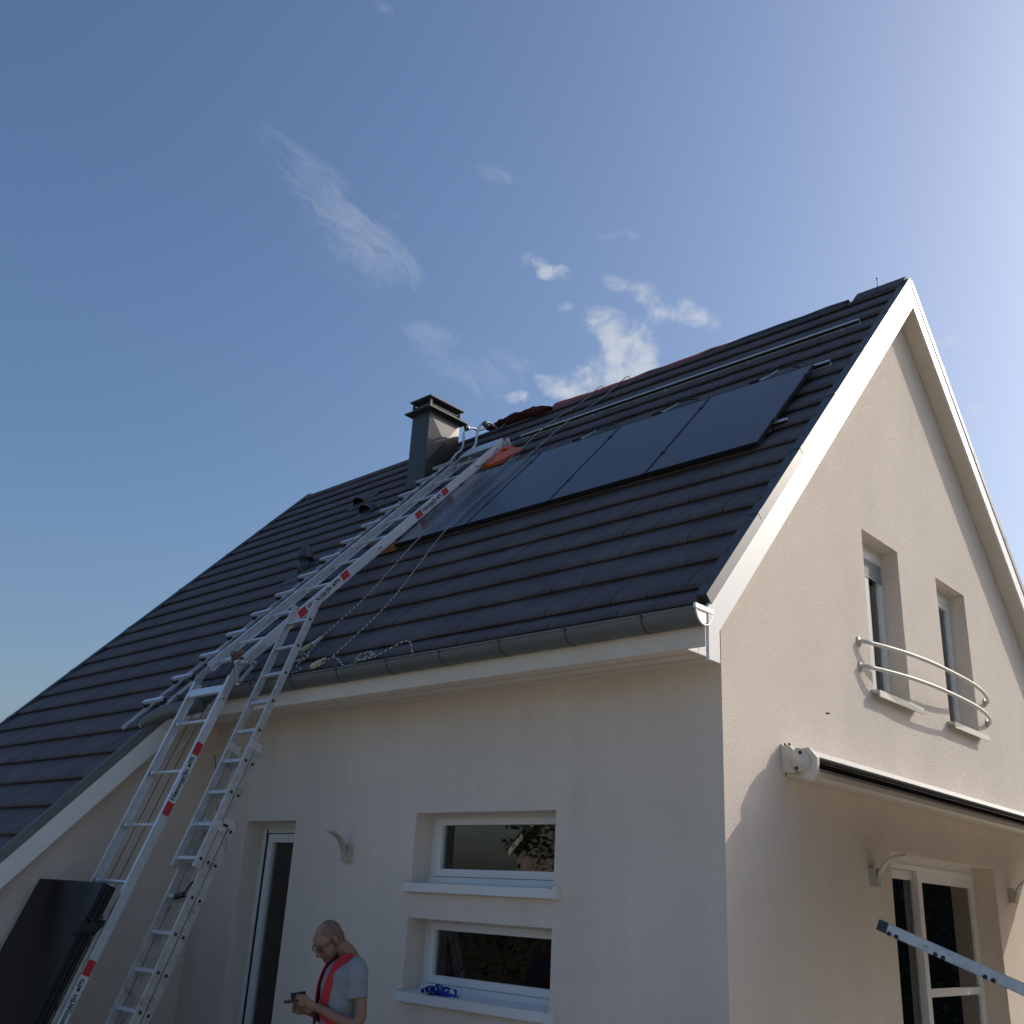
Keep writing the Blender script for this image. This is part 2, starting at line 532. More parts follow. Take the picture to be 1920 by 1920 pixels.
# roof: one slab per tile, in courses
roof = MB()
gauge, tw = .3625, .30
s_lips = [-6.0+gauge*k for k in range(-1, 17)]
rs = random.Random(3)
def tile(x0, x1, s0, s1, P, lip=.038):
    j = rs.uniform(-.0025, .0025)
    k = rs.uniform(-.0025, .0025)
    a = [P(x0, s0, -.004), P(x1, s0, -.004), P(x1, s1+.03, -.012), P(x0, s1+.03, -.012)]
    prof = ((.024, .012), (.006, .019), (0, .030), (.007, .041), (.028, .0475), (.065, .0485))
    vs, fs = list(a), []
    for q, h in prof:
        vs += [P(x0, s0+q, h+j), P(x1, s0+q, h+k)]
    vs += [P(x0, s1+.03, .002+j), P(x1, s1+.03, .002+k)]
    n = len(prof)
    fs = [(4+2*i+2, 4+2*i, 4+2*i+1, 4+2*i+3) for i in range(n)]
    fs += [(0, 1, 5, 4), (0, 3, 2, 1)]
    fs += [(3, 0)+tuple(4+2*i for i in range(n+1)), (1, 2)+tuple(5+2*i for i in range(n, -1, -1))]
    roof.add(vs, fs)
def course(s, xa, xb, P, shift):
    x = xb-shift
    if shift > 0.02:
        tile(x+.0035, xb, s, s+gauge, P)
    while x > xa+.03:
        x2 = max(xa, x-tw)
        tile(x2+.0035, x-.0035, s, s+gauge, P)
        x = x2
for i, s in enumerate(s_lips):
    if i == 0 or s+gauge > 0.02:
        continue
    course(s, XL, OV-.06, RP, tw/2 if i % 2 else 0)
full = gauge
gauge = .2
course(-6.2, XWF-.02, OV-.06, RP, 0)
gauge = full
for k in range(1, 11):
    s = -6.0-gauge*k
    course(s, XL, XWF-.02, RP, 0 if k % 2 else tw/2)
# top strip of tiles up to the ridge and the back slope
course(s_lips[-1] if s_lips[-1]+gauge <= .02 else s_lips[-1], XL, OV-.06, lambda x, ss, h: RP(x, min(ss, -.02), h), 0)
for k in range(0, 18):
    s = -6.3+.35*k
    roof.obox(RB(XL, s, -.004), (OV-.06-XL, 0, 0), RB(0, s+.36, -.012)-RB(0, s, -.004), RB(0, 0, .03)-RB(0, 0, 0))
# boarding under the tiles
roof.add([RP(XL, 0, -.03), RP(OV-.03, 0, -.03), RP(OV-.03, EAVE, -.03), RP(XL, EAVE, -.03)], [(0, 1, 2, 3)])
roof.add([RP(XL, EAVE, -.03), RP(XWF-.03, EAVE, -.03), RP(XWF-.03, -10.2, -.03), RP(XL, -10.2, -.03)], [(0, 1, 2, 3)])
roof.add([RB(XL, 0, -.03), RB(OV-.03, 0, -.03), RB(OV-.03, EAVE, -.03), RB(XL, EAVE, -.03)], [(0, 1, 2, 3)])
roof_o = roof.build('roof', 'tile', house, fix=True)

# verge trims
def verge(x0, x1, s0, s1, P, h0=-.035, h1=.044, mt='tiletrim'):
    m = MB()
    m.obox(P(x0, s0, h0), (x1-x0, 0, 0), P(0, s1, 0)-P(0, s0, 0), P(0, 0, h1-h0)-P(0, 0, 0))
    # lapped joints
    n = int(abs(s1-s0)/1.0)
    for i in range(1, n):
        ss = s0+(s1-s0)*i/n
        m.obox(P(x0-.003, ss, h0+.03), (x1-x0+.005, 0, 0), P(0, ss+.06, 0)-P(0, ss, 0), P(0, 0, h1-h0-.026)-P(0, 0, 0))
    return m.build('verge_trim', mt, roof_o)
verge(OV-.085, OV+.006, -6.13, 0, RP)
verge(OV-.085, OV+.006, EAVE+.02, -.0, RB)
verge(XWF-.028, XWF+.006, -10.2, -6.55, RP, -.035, .05, 'zinc')
verge(XL-.03, XL+.07, -10.2, 0, RP, -.035, .056)
verge(XL-.03, XL+.07, EAVE, 0, RB)
# ridge caps: some left in place at both ends, taken off in the middle
def ridge_cap(x0, x1, dz=.0):
    m = MB()
    prof = [RP(0, -.155, .03), RP(0, -.155, .062), RP(0, -.03, .066), Vector((0, RY, RZ+.098)), RB(0, -.03, .066), RB(0, -.155, .062), RB(0, -.155, .03), Vector((0, RY, RZ+.035))]
    m.prism([p+Vector((x0, 0, dz)) for p in prof], (x1-x0, 0, 0))
    return m.build('ridge_cap', 'tile', roof_o)
for x0, x1 in ((-.12, .14), (-.40, -.125)):
    ridge_cap(x0, x1, -.01)
x = XL
while x < -6.75:
    ridge_cap(x+.003, min(x+.4, -6.75)-.003, -.06)
    x += .4
m = MB(); m.tube([(-.17, RY, RZ+.08), (-.17, RY, RZ+.19)], .004, 6); m.disc((-.17, RY, RZ+.19), (0, 0, 1), .009, .012, 8)
m.build('ridge_pin', 'darkmetal', roof_o)
# roof vents
def hood_vent(x, s, w=.27):
    m = MB()
    rings = []
    for i in range(9):
        t = i/8
        rings.append([RP(x+math.cos(a)*w/2*(.99-.25*t*t), s+.02+t*.26, .012+math.sin(a)*.135*(1-t)**.6) for a in [math.pi*k/14 for k in range(15)]])
    m.loft(rings, cap=False)
    # rim of the hood
    rim = [p for p in rings[0]]
    m.tube(rim, .008, 6, mi=1)
    m.obox(RP(x-w*.62, s-.13, .026), (w*1.24, 0, 0), SU*.46, SN*.012)
    return m.build('roof_vent', ['darkmetal', 'zinc'], roof_o)
hood_vent(-7.42, -1.62)
hood_vent(-6.86, -2.08)
m = MB()
b = RP(-6.55, -3.72, 0)
m.tube([b, b+Vector((0, 0, .20))], .075, 14)
m.tube([b+Vector((0, 0, .20)), b+Vector((0, 0, .22)), b+Vector((0, 0, .34)), b+Vector((0, 0, .42))], [.115, .115, .055, .012], 14)
m.obox(RP(-6.73, -3.98, .026), (.36, 0, 0), SU*.5, SN*.012)
m.build('pipe_vent', 'darkmetal', roof_o)

# fascias, soffits
def rake_board(P, x, s0, s1, h0, h1, cap):
    m = MB()
    m.prism(cap, (-.022, 0, 0))
    return m.build('rake_fascia', 'white', house)
def zy(P, s, h):
    return P(OV, s, h)
h0, h1 = -.205, -.036
pl = lambda y, h: Vector((OV, y, RZ+h/math.cos(TH)-(RY-y)*KZ))
foot = [Vector((OV, -.443, 3.654)), Vector((OV, -.443, 3.316)), Vector((OV, -.318, 3.315)), Vector((OV, -.318, pl(-.318, h0).z)),
        Vector((OV, RY, RZ+h0/math.cos(TH))), Vector((OV, RY, RZ+h1/math.cos(TH)))]
rake_board(RP, OV, 0, 0, h0, h1, foot)
prr = lambda y, h: Vector((OV, y, RZ+h/math.cos(TH)-(y-RY)*KZ))
rake_board(RB, OV, 0, 0, h0, h1, [Vector((OV-.0015, RY+.002, RZ+h1/math.cos(TH))), Vector((OV-.0015, RY+.002, RZ+h0/math.cos(TH))),
                                   prr(7.8, h0)-Vector((.0015, 0, 0)), prr(7.8, h1)-Vector((.0015, 0, 0))])
plw = lambda y, h: Vector((XWF, y, RZ+h/math.cos(TH)-(RY-y)*KZ))
rake_board(RP, XWF, 0, 0, h0, h1, [plw(-.46, h1), plw(-3.0, h1), plw(-3.0, h0), plw(-.46, h0)])
# joints in the rake boards
sf = MB()
def under(P, x0, x1, ya, yb, h=-.2):
    f = lambda y: Vector((0, y, RZ+h/math.cos(TH)-abs(y-RY)*KZ))
    sf.prism([f(ya)+Vector((x0, 0, 0)), f(ya)+Vector((x1, 0, 0)), f(yb)+Vector((x1, 0, 0)), f(yb)+Vector((x0, 0, 0))], (0, 0, .02))
under(RP, -.05, OV-.022, 0, RY)
under(RB, -.05, OV-.022, RY+.001, 7.8)
under(RP, XW-.05, XWF-.022, -3.0, -.0)
# eaves lining: boards with shadow gaps along the front
for y0, y1 in ((-.436, -.318), (-.298, -.168), (-.148, -.0)):
    sf.box(XW, -.002, y0, y1, HS, HS+.014)
sf.box(XW, -.002, -.436, 0, HS+.016, HS+.024, 1)  # dark sheet above the boards paints shade into the gaps
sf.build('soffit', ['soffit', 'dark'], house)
m = MB(); m.box(XW+.02, OV-.03, -.457, -.437, 3.398, 3.60)
m.build('eaves_fascia', 'soffit', house)
m = MB()
for i, (y0, y1) in enumerate(((-.437, -.40), (-.396, -.30), (-.296, -.205), (-.201, -.05))):
    m.box(.004, .018, y0, y1, HS-.002, 3.80 if y0 > -.3 else 3.58)
m.build('eaves_end_cladding', 'white', house)

# gutter
m = MB()
GX0, GX1, gy, gz, gr = -6.12, .175, -.487, 3.612, .092
def gsec(x, r, tilt=0):
    return [Vector((x, gy-r*math.cos(a), gz-r*math.sin(a)+tilt)) for a in [math.pi*k/12 for k in range(13)]]
ro, ri = gsec(GX0, gr), gsec(GX0, gr-.006)
prof = ro+ri[::-1]
m.prism(prof, (GX1-GX0, 0, 0))
for q in m.smooth: pass
m.tube([(GX0, gy-gr, gz+.004), (GX1, gy-gr, gz+.004)], .0105, 8)
# rounded left end lying on the lower roof
rings = []
for k in range(7):
    t = k/6
    r_ = gr*math.sqrt(max(0.02, 1-t*t))
    rings.append([Vector((GX0-.17*t, gy-r_*math.cos(a), gz-r_*math.sin(a)-.02*t)) for a in [2*math.pi*j/16 for j in range(16)]])
m.loft(rings)
gut = m.build('gutter', 'zinc', house)
m = MB()
sp = spline([RP(-5.30, -6.40, -.03), RP(-5.48, -6.47, .005), RP(-5.64, -6.57, .055), RP(-5.77, -6.69, .075), RP(-5.82, -6.76, .07)], 6)
m.tube(sp, list(np.interp(np.linspace(0, 4, len(sp)), range(5), [.062, .074, .072, .056, .036])), 16)
m.build('gutter_spout', 'zinc', gut)
for xj in (-.23, -.86, -1.47, -2.09, -2.70, -3.33, -3.96, -4.58, -5.2, -5.75):
    m = MB()
    ro, ri = gsec(xj, gr+.004), gsec(xj, gr-.001)
    m.prism(ro+ri[::-1], (.009, 0, 0))
    m.disc((xj+.011, gy-gr, gz+.004), (1, 0, 0), .015, .024, 8)
    m.build('gutter_bracket', 'tiletrim', gut)
m = MB()
m.prism(gsec(GX1, gr-.01), (.004, 0, 0), 1)
m.tube(gsec(GX1+.006, gr), .006, 6, 0)
m.box(GX1-.004, GX1+.014, gy-gr-.012, gy+gr+.012, gz-.004, gz+.026, 0)
m.build('gutter_end', ['zincend', 'zincend'], gut)

# ------------------------------------------------------------------ windows and doors (parts of the house)
def rect_frame(m, place, a0, a1, b0, b1, w, d, e, mi=0):
    """frame of width w between a0..a1, b0..b1 at depth d, thickness e (depth axis)"""
    def bx(p0, p1, q0, q1):
        o = Vector(place(p0, q0, d))
        m.obox(o, Vector(place(p1, q0, d))-o, Vector(place(p0, q1, d))-o, Vector(place(p0, q0, d+e))-o, mi)
    bx(a0, a0+w, b0, b1); bx(a1-w, a1, b0, b1); bx(a0+w, a1-w, b0, b0+w); bx(a0+w, a1-w, b1-w, b1)
FP = lambda a, b, d: Vector((a, d, b))       # front wall: depth goes inwards (+y)
GP = lambda a, b, d: Vector((-d, a, b))      # gable wall: depth goes inwards (-x)
def panel(place, a0, a1, b0, b1, d, name, mt, parent):
    m = MB(); o = Vector(place(a0, b0, d))
    m.obox(o, place(a1, b0, d)-o, place(a0, b1, d)-o, place(a0, b0, d+.006)-o)
    return m.build(name, mt, parent)
def sheet(place, a0, a1, b0, b1, d, name, mt, parent, amp=.02, n=40):
    """hanging cloth with folds"""
    m = MB()
    vs, fs = [], []
    for i in range(n+1):
        a = a0+(a1-a0)*i/n
        off = amp*math.sin(i*1.7)+amp*.5*math.sin(i*.61+1)
        vs += [place(a, b0, d+off), place(a, b1, d+off*.6)]
    fs = [(2*i, 2*i+2, 2*i+3, 2*i+1) for i in range(n)]
    m.add(vs, fs, 0, True)
    return m.build(name, mt, parent)
def low_window(W_, label):
    a0, a1, b0, b1 = W_
    m = MB()
    rect_frame(m, FP, a0, a1, b0, b1, .055, .20, .07)
    m.obox((a0, .185, b0+.0), (a1-a0, 0, 0), (0, .02, 0), (0, 0, .052))
    f = m.build('window', 'pvc', house)
    f['label'] = label
    m = MB()
    rect_frame(m, FP, a0+.06, a1-.06, b0+.058, b1-.022, .055, .188, .06)
    m.build('sash', 'pvc', f)
    panel(FP, a0+.114, a1-.114, b0+.112, b1-.076, .22, 'pane', 'clearglass', f)
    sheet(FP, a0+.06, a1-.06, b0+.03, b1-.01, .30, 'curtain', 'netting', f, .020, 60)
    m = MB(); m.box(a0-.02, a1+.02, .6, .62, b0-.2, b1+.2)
    m.build('room_backing', 'dark', f)  # dark sheet stands in for the unlit room
    # sill with a drip edge and end stops
    m = MB()
    z = b0+.008
    m.prism([(a0+.002, .20, z+.006), (a0+.002, -.058, z-.012), (a0+.002, -.058, z-.075), (a0+.002, -.050, z-.075), (a0+.002, -.044, z-.022), (a0+.002, .20, z-.006)], (a1-a0-.004, 0, 0))
    m.box(a0-.016, a1+.042, -.056, -.002, z-.074, z-.016)
    for xx in (a0-.030, a1+.042):
        m.box(xx, xx+.014, -.064, -.001, z-.080, z+.004)
    m.build('sill', 'pvc', f)
    return f
low_window(W1, 'wide low window, upper one of the pair')
low_window(W2, 'wide low window, lower one of the pair')
# tall glazed door of the front wall
a0, a1, b0, b1 = D1
m = MB(); rect_frame(m, FP, a0+.0, a1, b0, b1, .062, .20, .06)
m.box(a0, a1, .19, .25, b1-.062-.03, b1-.064)
door = m.build('door', 'pvc', house); door['label'] = 'narrow glazed door in the long wall'
m = MB(); rect_frame(m, FP, a0+.10, a1-.06, b0+.06, b1-.1, .075, .195, .06); m.build('sash', 'pvc', door)
m = MB(); m.box(a0+.075, a0+.092, .188, .215, b0, b1-.06); m.build('roller_guide', 'black', door)
panel(FP, a0+.17, a1-.13, b0+.13, b1-.17, .225, 'pane', 'clearglass', door)
m = MB()
for i in range(5):
    z0 = b1-.2-.30*i
    m.obox((a0+.1, .33, z0-.295), (a1-a0-.2, 0, 0), (0, .012, 0), (0, 0, .27), 0)
    m.obox((a0+.1, .328, z0-.022), (a1-a0-.2, 0, 0), (0, .012, 0), (0, 0, .02), 1)
m.build('pleated_blind', ['blind', 'curtain'], door)
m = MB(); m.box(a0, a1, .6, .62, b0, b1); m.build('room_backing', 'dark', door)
m = MB(); m.box(a0-.02, a1+.02, -.05, .2, b0-.04, b0); m.build('threshold', 'pvc', door)
# upstairs french windows of the gable
def tall_window(G, sill_y, label, blind):
    a0, a1, b0, b1 = G
    m = MB(); rect_frame(m, GP, a0, a1, b0, b1, .05, .16, .06)
    m.obox(GP(a0+.05, b1-.115, .15), (0, a1-a0-.1, 0), (-.05, 0, 0), (0, 0, .065))
    f = m.build('window', 'pvc', house); f['label'] = label
    m = MB()
    mid = (a0+a1)/2
    rect_frame(m, GP, a0+.05, mid-.002, b0+.05, b1-.117, .05, .152, .05)
    rect_frame(m, GP, mid+.002, a1-.05, b0+.05, b1-.117, .05, .152, .05)
    m.build('sash', 'pvc', f)
    panel(GP, a0+.1, mid-.052, b0+.1, b1-.167, .185, 'pane', 'clearglass', f)
    panel(GP, mid+.052, a1-.1, b0+.1, b1-.167, .185, 'pane', 'clearglass', f)
    if blind:
        m = MB()
        for i in range(6):
            z = b1-.135-.03*(i+1)
            m.obox(GP(a0+.055, z, .145), (0, a1-a0-.11, 0), (-.006, 0, 0), (0, 0, .027))
        m.build('shutter', 'blind', f)
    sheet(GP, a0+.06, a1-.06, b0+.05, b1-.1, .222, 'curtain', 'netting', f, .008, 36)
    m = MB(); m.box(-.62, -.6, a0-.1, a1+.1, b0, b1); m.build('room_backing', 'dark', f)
    m = MB()
    z = b0+.010
    y0, y1 = sill_y
    m.prism([(-.16, a0+.002, z+.004), (.002, a0+.002, z-.006), (.002, a0+.002, z-.02), (-.16, a0+.002, z-.008)], (0, a1-a0-.004, 0))
    m.prism([(.0022, y0, z-.006), (.074, y0, z-.016), (.074, y0, z-.070), (.060, y0, z-.070), (.060, y0, z-.034), (.0022, y0, z-.03)], (0, y1-y0, 0))
    m.build('sill', 'cream', f)
    return f
tall_window(G1, (2.31, 3.21), 'upstairs window with a lowered shutter strip, nearer the eaves corner', True)
tall_window(G2, (3.94, 4.82), 'upstairs window without a shutter strip, beside the right roof edge', False)
# sliding patio door under the awning
a0, a1, b0, b1 = GD
m = MB(); rect_frame(m, GP, a0, a1, b0, b1, .06, .19, .07)
m.obox(GP(a0, b1-.10, .175), (0, a1-a0, 0), (-.03, 0, 0), (0, 0, .04))
pd_ = m.build('patio_door', 'pvc', house)
ym = a0+.98
m = MB()
rect_frame(m, GP, a0+.06, ym+.05, b0+.06, b1-.1, .075, .225, .04)
m.build('sash', 'pvc', pd_)
m = MB()
rect_frame(m, GP, ym-.03, a1-.06, b0+.06, b1-.1, .085, .182, .04)
zt = 1.355
m.obox(GP(ym+.05, zt-.03, .184), (0, a1-.06-ym-.13, 0), (-.03, 0, 0), (0, 0, .06))
m.build('sash', 'pvc', pd_)
panel(GP, a0+.13, ym-.02, b0+.13, b1-.17, .245, 'pane', 'glass', pd_)
panel(GP, ym+.05, a1-.14, zt+.03, b1-.18, .205, 'pane', 'glass', pd_)
panel(GP, ym+.05, a1-.14, b0+.14, zt-.03, .205, 'pane', 'glass', pd_)
sheet(GP, a1-.5, a1-.1, b0+.1, b1-.1, .42, 'curtain', 'curtain', pd_, .03, 24)
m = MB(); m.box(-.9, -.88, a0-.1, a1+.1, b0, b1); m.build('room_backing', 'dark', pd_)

# ------------------------------------------------------------------ chimney (part of the house)
m = MB()
cx0, cx1, cy0, cy1, czt = -6.485, -6.130, 2.624, 3.206, 8.20
zb = 6.7
pts = [(cx0, cy0), (cx1, cy0), (cx1, cy1), (cx0, cy1)]
def folded(a, b, z0, z1, n, dep):
    """sheet-metal face pressed into a shallow four-sided point"""
    a, b = Vector((*a, 0)), Vector((*b, 0))
    c = (a+b)/2+Vector(n)*dep
    q = [a+Vector((0, 0, z0)), b+Vector((0, 0, z0)), b+Vector((0, 0, z1)), a+Vector((0, 0, z1)), c+Vector((0, 0, (z0+z1)/2))]
    m.add(q, [(0, 1, 4), (1, 2, 4), (2, 3, 4), (3, 0, 4)])
folded(pts[0], pts[1], zb, czt, (0, -1, 0), .014)
folded(pts[1], pts[2], 7.42, czt-.02, (1, 0, 0), .034)
m.quad((cx1, cy0, zb), (cx1, cy1, zb), (cx1, cy1, 7.42), (cx1, cy0, 7.42))
m.quad((cx1, cy0, czt-.02), (cx1, cy1, czt-.02), (cx1, cy1, czt), (cx1, cy0, czt))
folded(pts[2], pts[3], zb, czt, (0, 1, 0), .002)
folded(pts[3], pts[0], zb, czt, (-1, 0, 0), .002)
ch = m.build('chimney', mat('chimney_cladding', (.075, .069, .066), .40, .5, var=.06, vscale=4), house, fix=False)
m = MB()
def slab(m, e, z0, z1, e2=None):
    e2 = e if e2 is None else e2
    lo = [Vector((cx0-e, cy0-e, z0)), Vector((cx1+e, cy0-e, z0)), Vector((cx1+e, cy1+e, z0)), Vector((cx0-e, cy1+e, z0))]
    hi = [Vector((cx0-e2, cy0-e2, z1)), Vector((cx1+e2, cy0-e2, z1)), Vector((cx1+e2, cy1+e2, z1)), Vector((cx0-e2, cy1+e2, z1))]
    m.loft([lo, hi], smooth=False)
slab(m, .0, czt, czt+.012, .085)
slab(m, .085, czt+.0125, czt+.032)
m.build('chimney_cap', 'darkmetal', ch)
m = MB()
slab(m, -.03, czt+.0325, czt+.13, -.008)
for sx in (cx0-.01, cx1-.02):
    for sy in (cy0-.01, cy1-.02):
        m.box(sx, sx+.03, sy, sy+.03, czt+.033, czt+.20)
slab(m, .0, czt+.19, czt+.20, .04)
slab(m, .04, czt+.2005, czt+.222)
for yy in (cy0+.02, cy1-.05):
    m.prism([(cx1+.05, yy, czt+.034), (cx1+.05, yy+.05, czt+.034), (cx1+.05, yy+.025, czt+.075)], (-.01, 0, 0))
m.build('chimney_cowl', 'darkmetal', ch)

# ------------------------------------------------------------------ awning over the patio door
aw = thing('awning', (0, 3.6, 2.85), 'extended patio awning with dark cloth and pale cassette on the gable wall', 'awning')
AY0, AY1 = .743, 6.42
m = MB()
prof = [(.012, 2.955), (.10, 2.962), (.19, 2.945), (.245, 2.895), (.228, 2.888), (.15, 2.88), (.10, 2.86), (.012, 2.86)]
m.prism([(x, AY0+.055, z) for x, z in prof], (0, AY1-AY0-.1, 0))
m.build('cassette', 'cream', aw)
m = MB()
prof = [(.012, 2.80), (.225, 2.825), (.240, 2.80), (.236, 2.765), (.20, 2.752), (.012, 2.770)]
m.prism([(x, AY0+.055, z) for x, z in prof], (0, AY1-AY0-.1, 0))
m.build('lower_housing', 'cream', aw)
m = MB()
m.tube([(.12, AY0+.055, 2.85), (.12, AY1-.045, 2.85)], .045, 14)
m.build('cloth_roller', 'fabric', aw)
AT, AD = .31, 2.35
m = MB()
A0 = Vector((.13, AY0+.075, 2.893))
dd = Vector((1, 0, -AT))
vs, fs = [], []
ny, nx = 30, 14
for i in range(ny+1):
    for j in range(nx+1):
        t = j/nx
        sag = -.0*math.sin(math.pi*t)
        vs.append(A0+Vector((0, (AY1-AY0-.14)*i/ny, 0))+dd*(AD*t)+Vector((0, 0, sag)))
for i in range(ny):
    for j in range(nx):
        a = i*(nx+1)+j
        fs.append((a, a+1, a+nx+2, a+nx+1))
m.add(vs, fs, 0, True)
m.build('cloth', 'fabric', aw)
m = MB()
e = A0+dd*AD
m.box(e.x, e.x+.06, AY0+.03, AY1-.03, e.z-.06, e.z+.05)
m.build('front_bar', 'cream', aw)
for yy in (AY0, AY1-.05):
    m = MB()
    m.box(.002, .012, yy-.0, yy+.05, 2.795, 2.985)
    m.prism([(.012, yy, 2.975), (.06, yy, 2.975), (.09, yy, 2.95), (.09, yy, 2.79), (.012, yy, 2.80)], (0, .045, 0))
    m.disc((.135, yy+.012, 2.868), (0, 1, 0), .072, .06, 24)
    m.prism([(.14, yy+.02, 2.95), (.2, yy+.02, 2.955), (.258, yy+.02, 2.885), (.25, yy+.02, 2.78), (.205, yy+.02, 2.735), (.14, yy+.02, 2.77)], (0, .032, 0))
    for a, b_ in ((.09, 2.935), (.118, 2.805)):
        pass
    for xx, zz in ((.16, 2.918), (.128, 2.815)):
        m.disc((xx-.005, yy-.0185, zz), (0, 1, 0), .013, .006, 10, 1)
    for xx in (.03, .062):
        m.tube([(xx, yy+.015, 2.975), (xx, yy+.015, 2.99)], .008, 6, 1)
    m.build('end_bracket', ['cream', 'blackgloss'], aw)

# ------------------------------------------------------------------ curved balcony rail in front of the two upstairs windows
rl = thing('window_rail', (0, 3.58, 3.75), 'cream two-bar bowed safety rail across the upstairs windows', 'railing')
for z in (4.008, 3.802):
    m = MB()
    pts = []
    for k in range(33):
        t = -1+2*k/32
        pts.append((.035+.185*(1-abs(t)**2.6), 3.585+1.45*t, z))
    m.tube(pts, .0175, 10)
    m.build('bar', 'cream', rl)
    for yy in (2.135, 5.035):
        m = MB()
        m.tube([(.002, yy, z), (.008, yy, z)], .045, 14)
        m.tube([(.008, yy, z), (.045, yy, z)], .018, 8)
        m.tube([(.012, yy-.012, z-.03), (.03, yy-.012, z-.03)], .008, 6)
        m.build('wall_bracket', 'cream', rl)

# ------------------------------------------------------------------ wall lamps
def wall_lamp(base, outw, side, label):
    """base on the wall; outw points out of the wall"""
    b = Vector(base); o_ = Vector(outw); s = Vector(side)
    r = thing('wall_lamp', b, label, 'lamp', 'curved outdoor wall lamps')
    m = MB(); m.obox(b-s*.045-Vector((0, 0, .005)), s*.09, o_*.05, (0, 0, .13)); m.build('base', 'lampmetal', r)
    m = MB()
    pts = []
    for k in range(15):
        t = k/14*math.pi/2
        pts.append(b+o_*(.055+.20*(1-math.cos(t)))+Vector((0, 0, .0+.215*math.sin(t))))
    for k in range(14):
        p, q = pts[k], pts[k+1]
        n = (q-p).normalized().cross(s)*.012
        m.obox(p-s*.035, s*.07, q-p, n)
    m.build('shade', 'lampmetal', r)
    return r
wall_lamp((-3.615, 0, 2.125), (0, -1, 0), (1, 0, 0), 'curved metal wall lamp on the shaded wall between door and low windows')
wall_lamp((0, 2.066, 2.13), (1, 0, 0), (0, 1, 0), 'curved wall lamp to the left of the patio door')
wall_lamp((0, 5.11, 2.12), (1, 0, 0), (0, 1, 0), 'curved wall lamp to the right of the patio door')

# ------------------------------------------------------------------ solar panels on the roof
PW, PH, PG = 1.098, 1.655, .016
PTOP, PHT = -2.19, .105
names = ['black solar panel on the roof, first from the gable edge', 'black solar panel on the roof, second from the gable edge',
         'black solar panel on the roof, third from the gable edge', 'black solar panel on the roof, last in the row beside the ladder hoist']
def solar_panel(name, corner, ax, up_, nrm, w, h, gm, label, group):
    """corner = lower left of the front glass"""
    c = Vector(corner); a = Vector(ax); u = Vector(up_); n = Vector(nrm)
    r = thing(name, c, label, 'solar panel', group)
    m = MB()
    m.obox(c+a*.011+u*.011-n*.006, a*(w-.022), u*(h-.022), n*.0045)
    m.build('glass', gm, r)
    m = MB()
    t, fl = .035, .011
    for o_, e1, e2 in ((c, a*w, u*fl), (c+u*(h-fl), a*w, u*fl), (c+u*fl, a*fl, u*(h-2*fl)), (c+a*(w-fl)+u*fl, a*fl, u*(h-2*fl))):
        m.obox(o_-n*t, e1, e2, n*t)
    m.build('frame', 'panelframe', r)
    m = MB()
    m.obox(c+a*.012+u*.012-n*.012, a*(w-.024), u*(h-.024), n*.004)
    m.obox(c+a*(w/2-.15)+u*(h-.2)-n*.028, a*.3, u*.08, n*.014)
    m.build('backsheet', 'blackgloss', r)
    return r
X1 = Vector((1, 0, 0))
for i in range(4):
    x1 = -.235-(PW+PG)*i
    solar_panel('solar_panel', RP(x1-PW, PTOP-PH, PHT), X1, SU, SN, PW, PH, 'panelglass', names[i], 'solar panels mounted on the roof')
# rails, hooks and clamps
def rail(s, x0, x1, label):
    r = thing('mounting_rail', RP((x0+x1)/2, s, .03), label, 'mounting rail', 'rails for the solar panels')
    m = MB()
    hgt, wd = .052, .036
    m.obox(RP(x0, s+wd/2-.005, .028), (x1-x0, 0, 0), SU*.005, SN*hgt)
    m.obox(RP(x0, s-wd/2, .028+hgt-.008), (x1-x0, 0, 0), SU*(wd-.005), SN*.008)
    m.obox(RP(x0, s-wd/2, .028), (x1-x0, 0, 0), SU*(wd-.005), SN*.007)
    m.obox(RP(x0, s-wd/2, .028+.007), (x1-x0, 0, 0), SU*.003, SN*.006)
    m.obox(RP(x0+.01, s+wd/2-.012, .036), (x1-x0-.02, 0, 0), SU*.006, SN*.034, 1)  # black strip paints the shade inside the aluminium channel
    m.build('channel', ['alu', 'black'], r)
    n = max(2, int((x1-x0)/1.1)+1)
    for i in range(n):
        xx = x0+.12+(x1-x0-.3)*i/(n-1)
        h = MB()
        h.obox(RP(xx, s-.10, .034), (.034, 0, 0), SU*.085, SN*.007)
        h.obox(RP(xx, s-.10, .034), (.034, 0, 0), SU*.007, SN*.03)
        h.obox(RP(xx, s-.03, .024), (.034, 0, 0), SU*.2, SN*.006)
        h.disc(RP(xx+.017, s-.055, .045), SN, .009, .012, 6)
        h.build('roof_hook', 'steel', r)
    return r
rail(-1.07, -4.64, -.09, 'bare aluminium rail near the ridge above the solar panels')
rail(-2.15, -4.72, -.10, 'aluminium rail along the top edge of the solar panels')
rail(-3.42, -4.72, -.12, 'aluminium rail underneath the lower half of the solar panels')
for s in (-2.44, -3.42):
    for i in range(5):
        xx = -.235+PG/2-(PW+PG)*i
        k = MB()
        k.obox(RP(xx-.018, s-.03, .095), (.036, 0, 0), SU*.06, SN*.016)
        k.disc(RP(xx, s, .112), SN, .008, .012, 6)
        o = k.build('panel_clamp', 'blackgloss')
        which = ['at the gable-side edge', 'at the first joint from the gable', 'at the second joint from the gable', 'at the third joint from the gable', 'beside the ladder hoist'][i]
        tag(o, ('upper' if s > -3 else 'lower')+' black clamp holding the solar panels '+which, 'clamp', 'clamps between the solar panels')
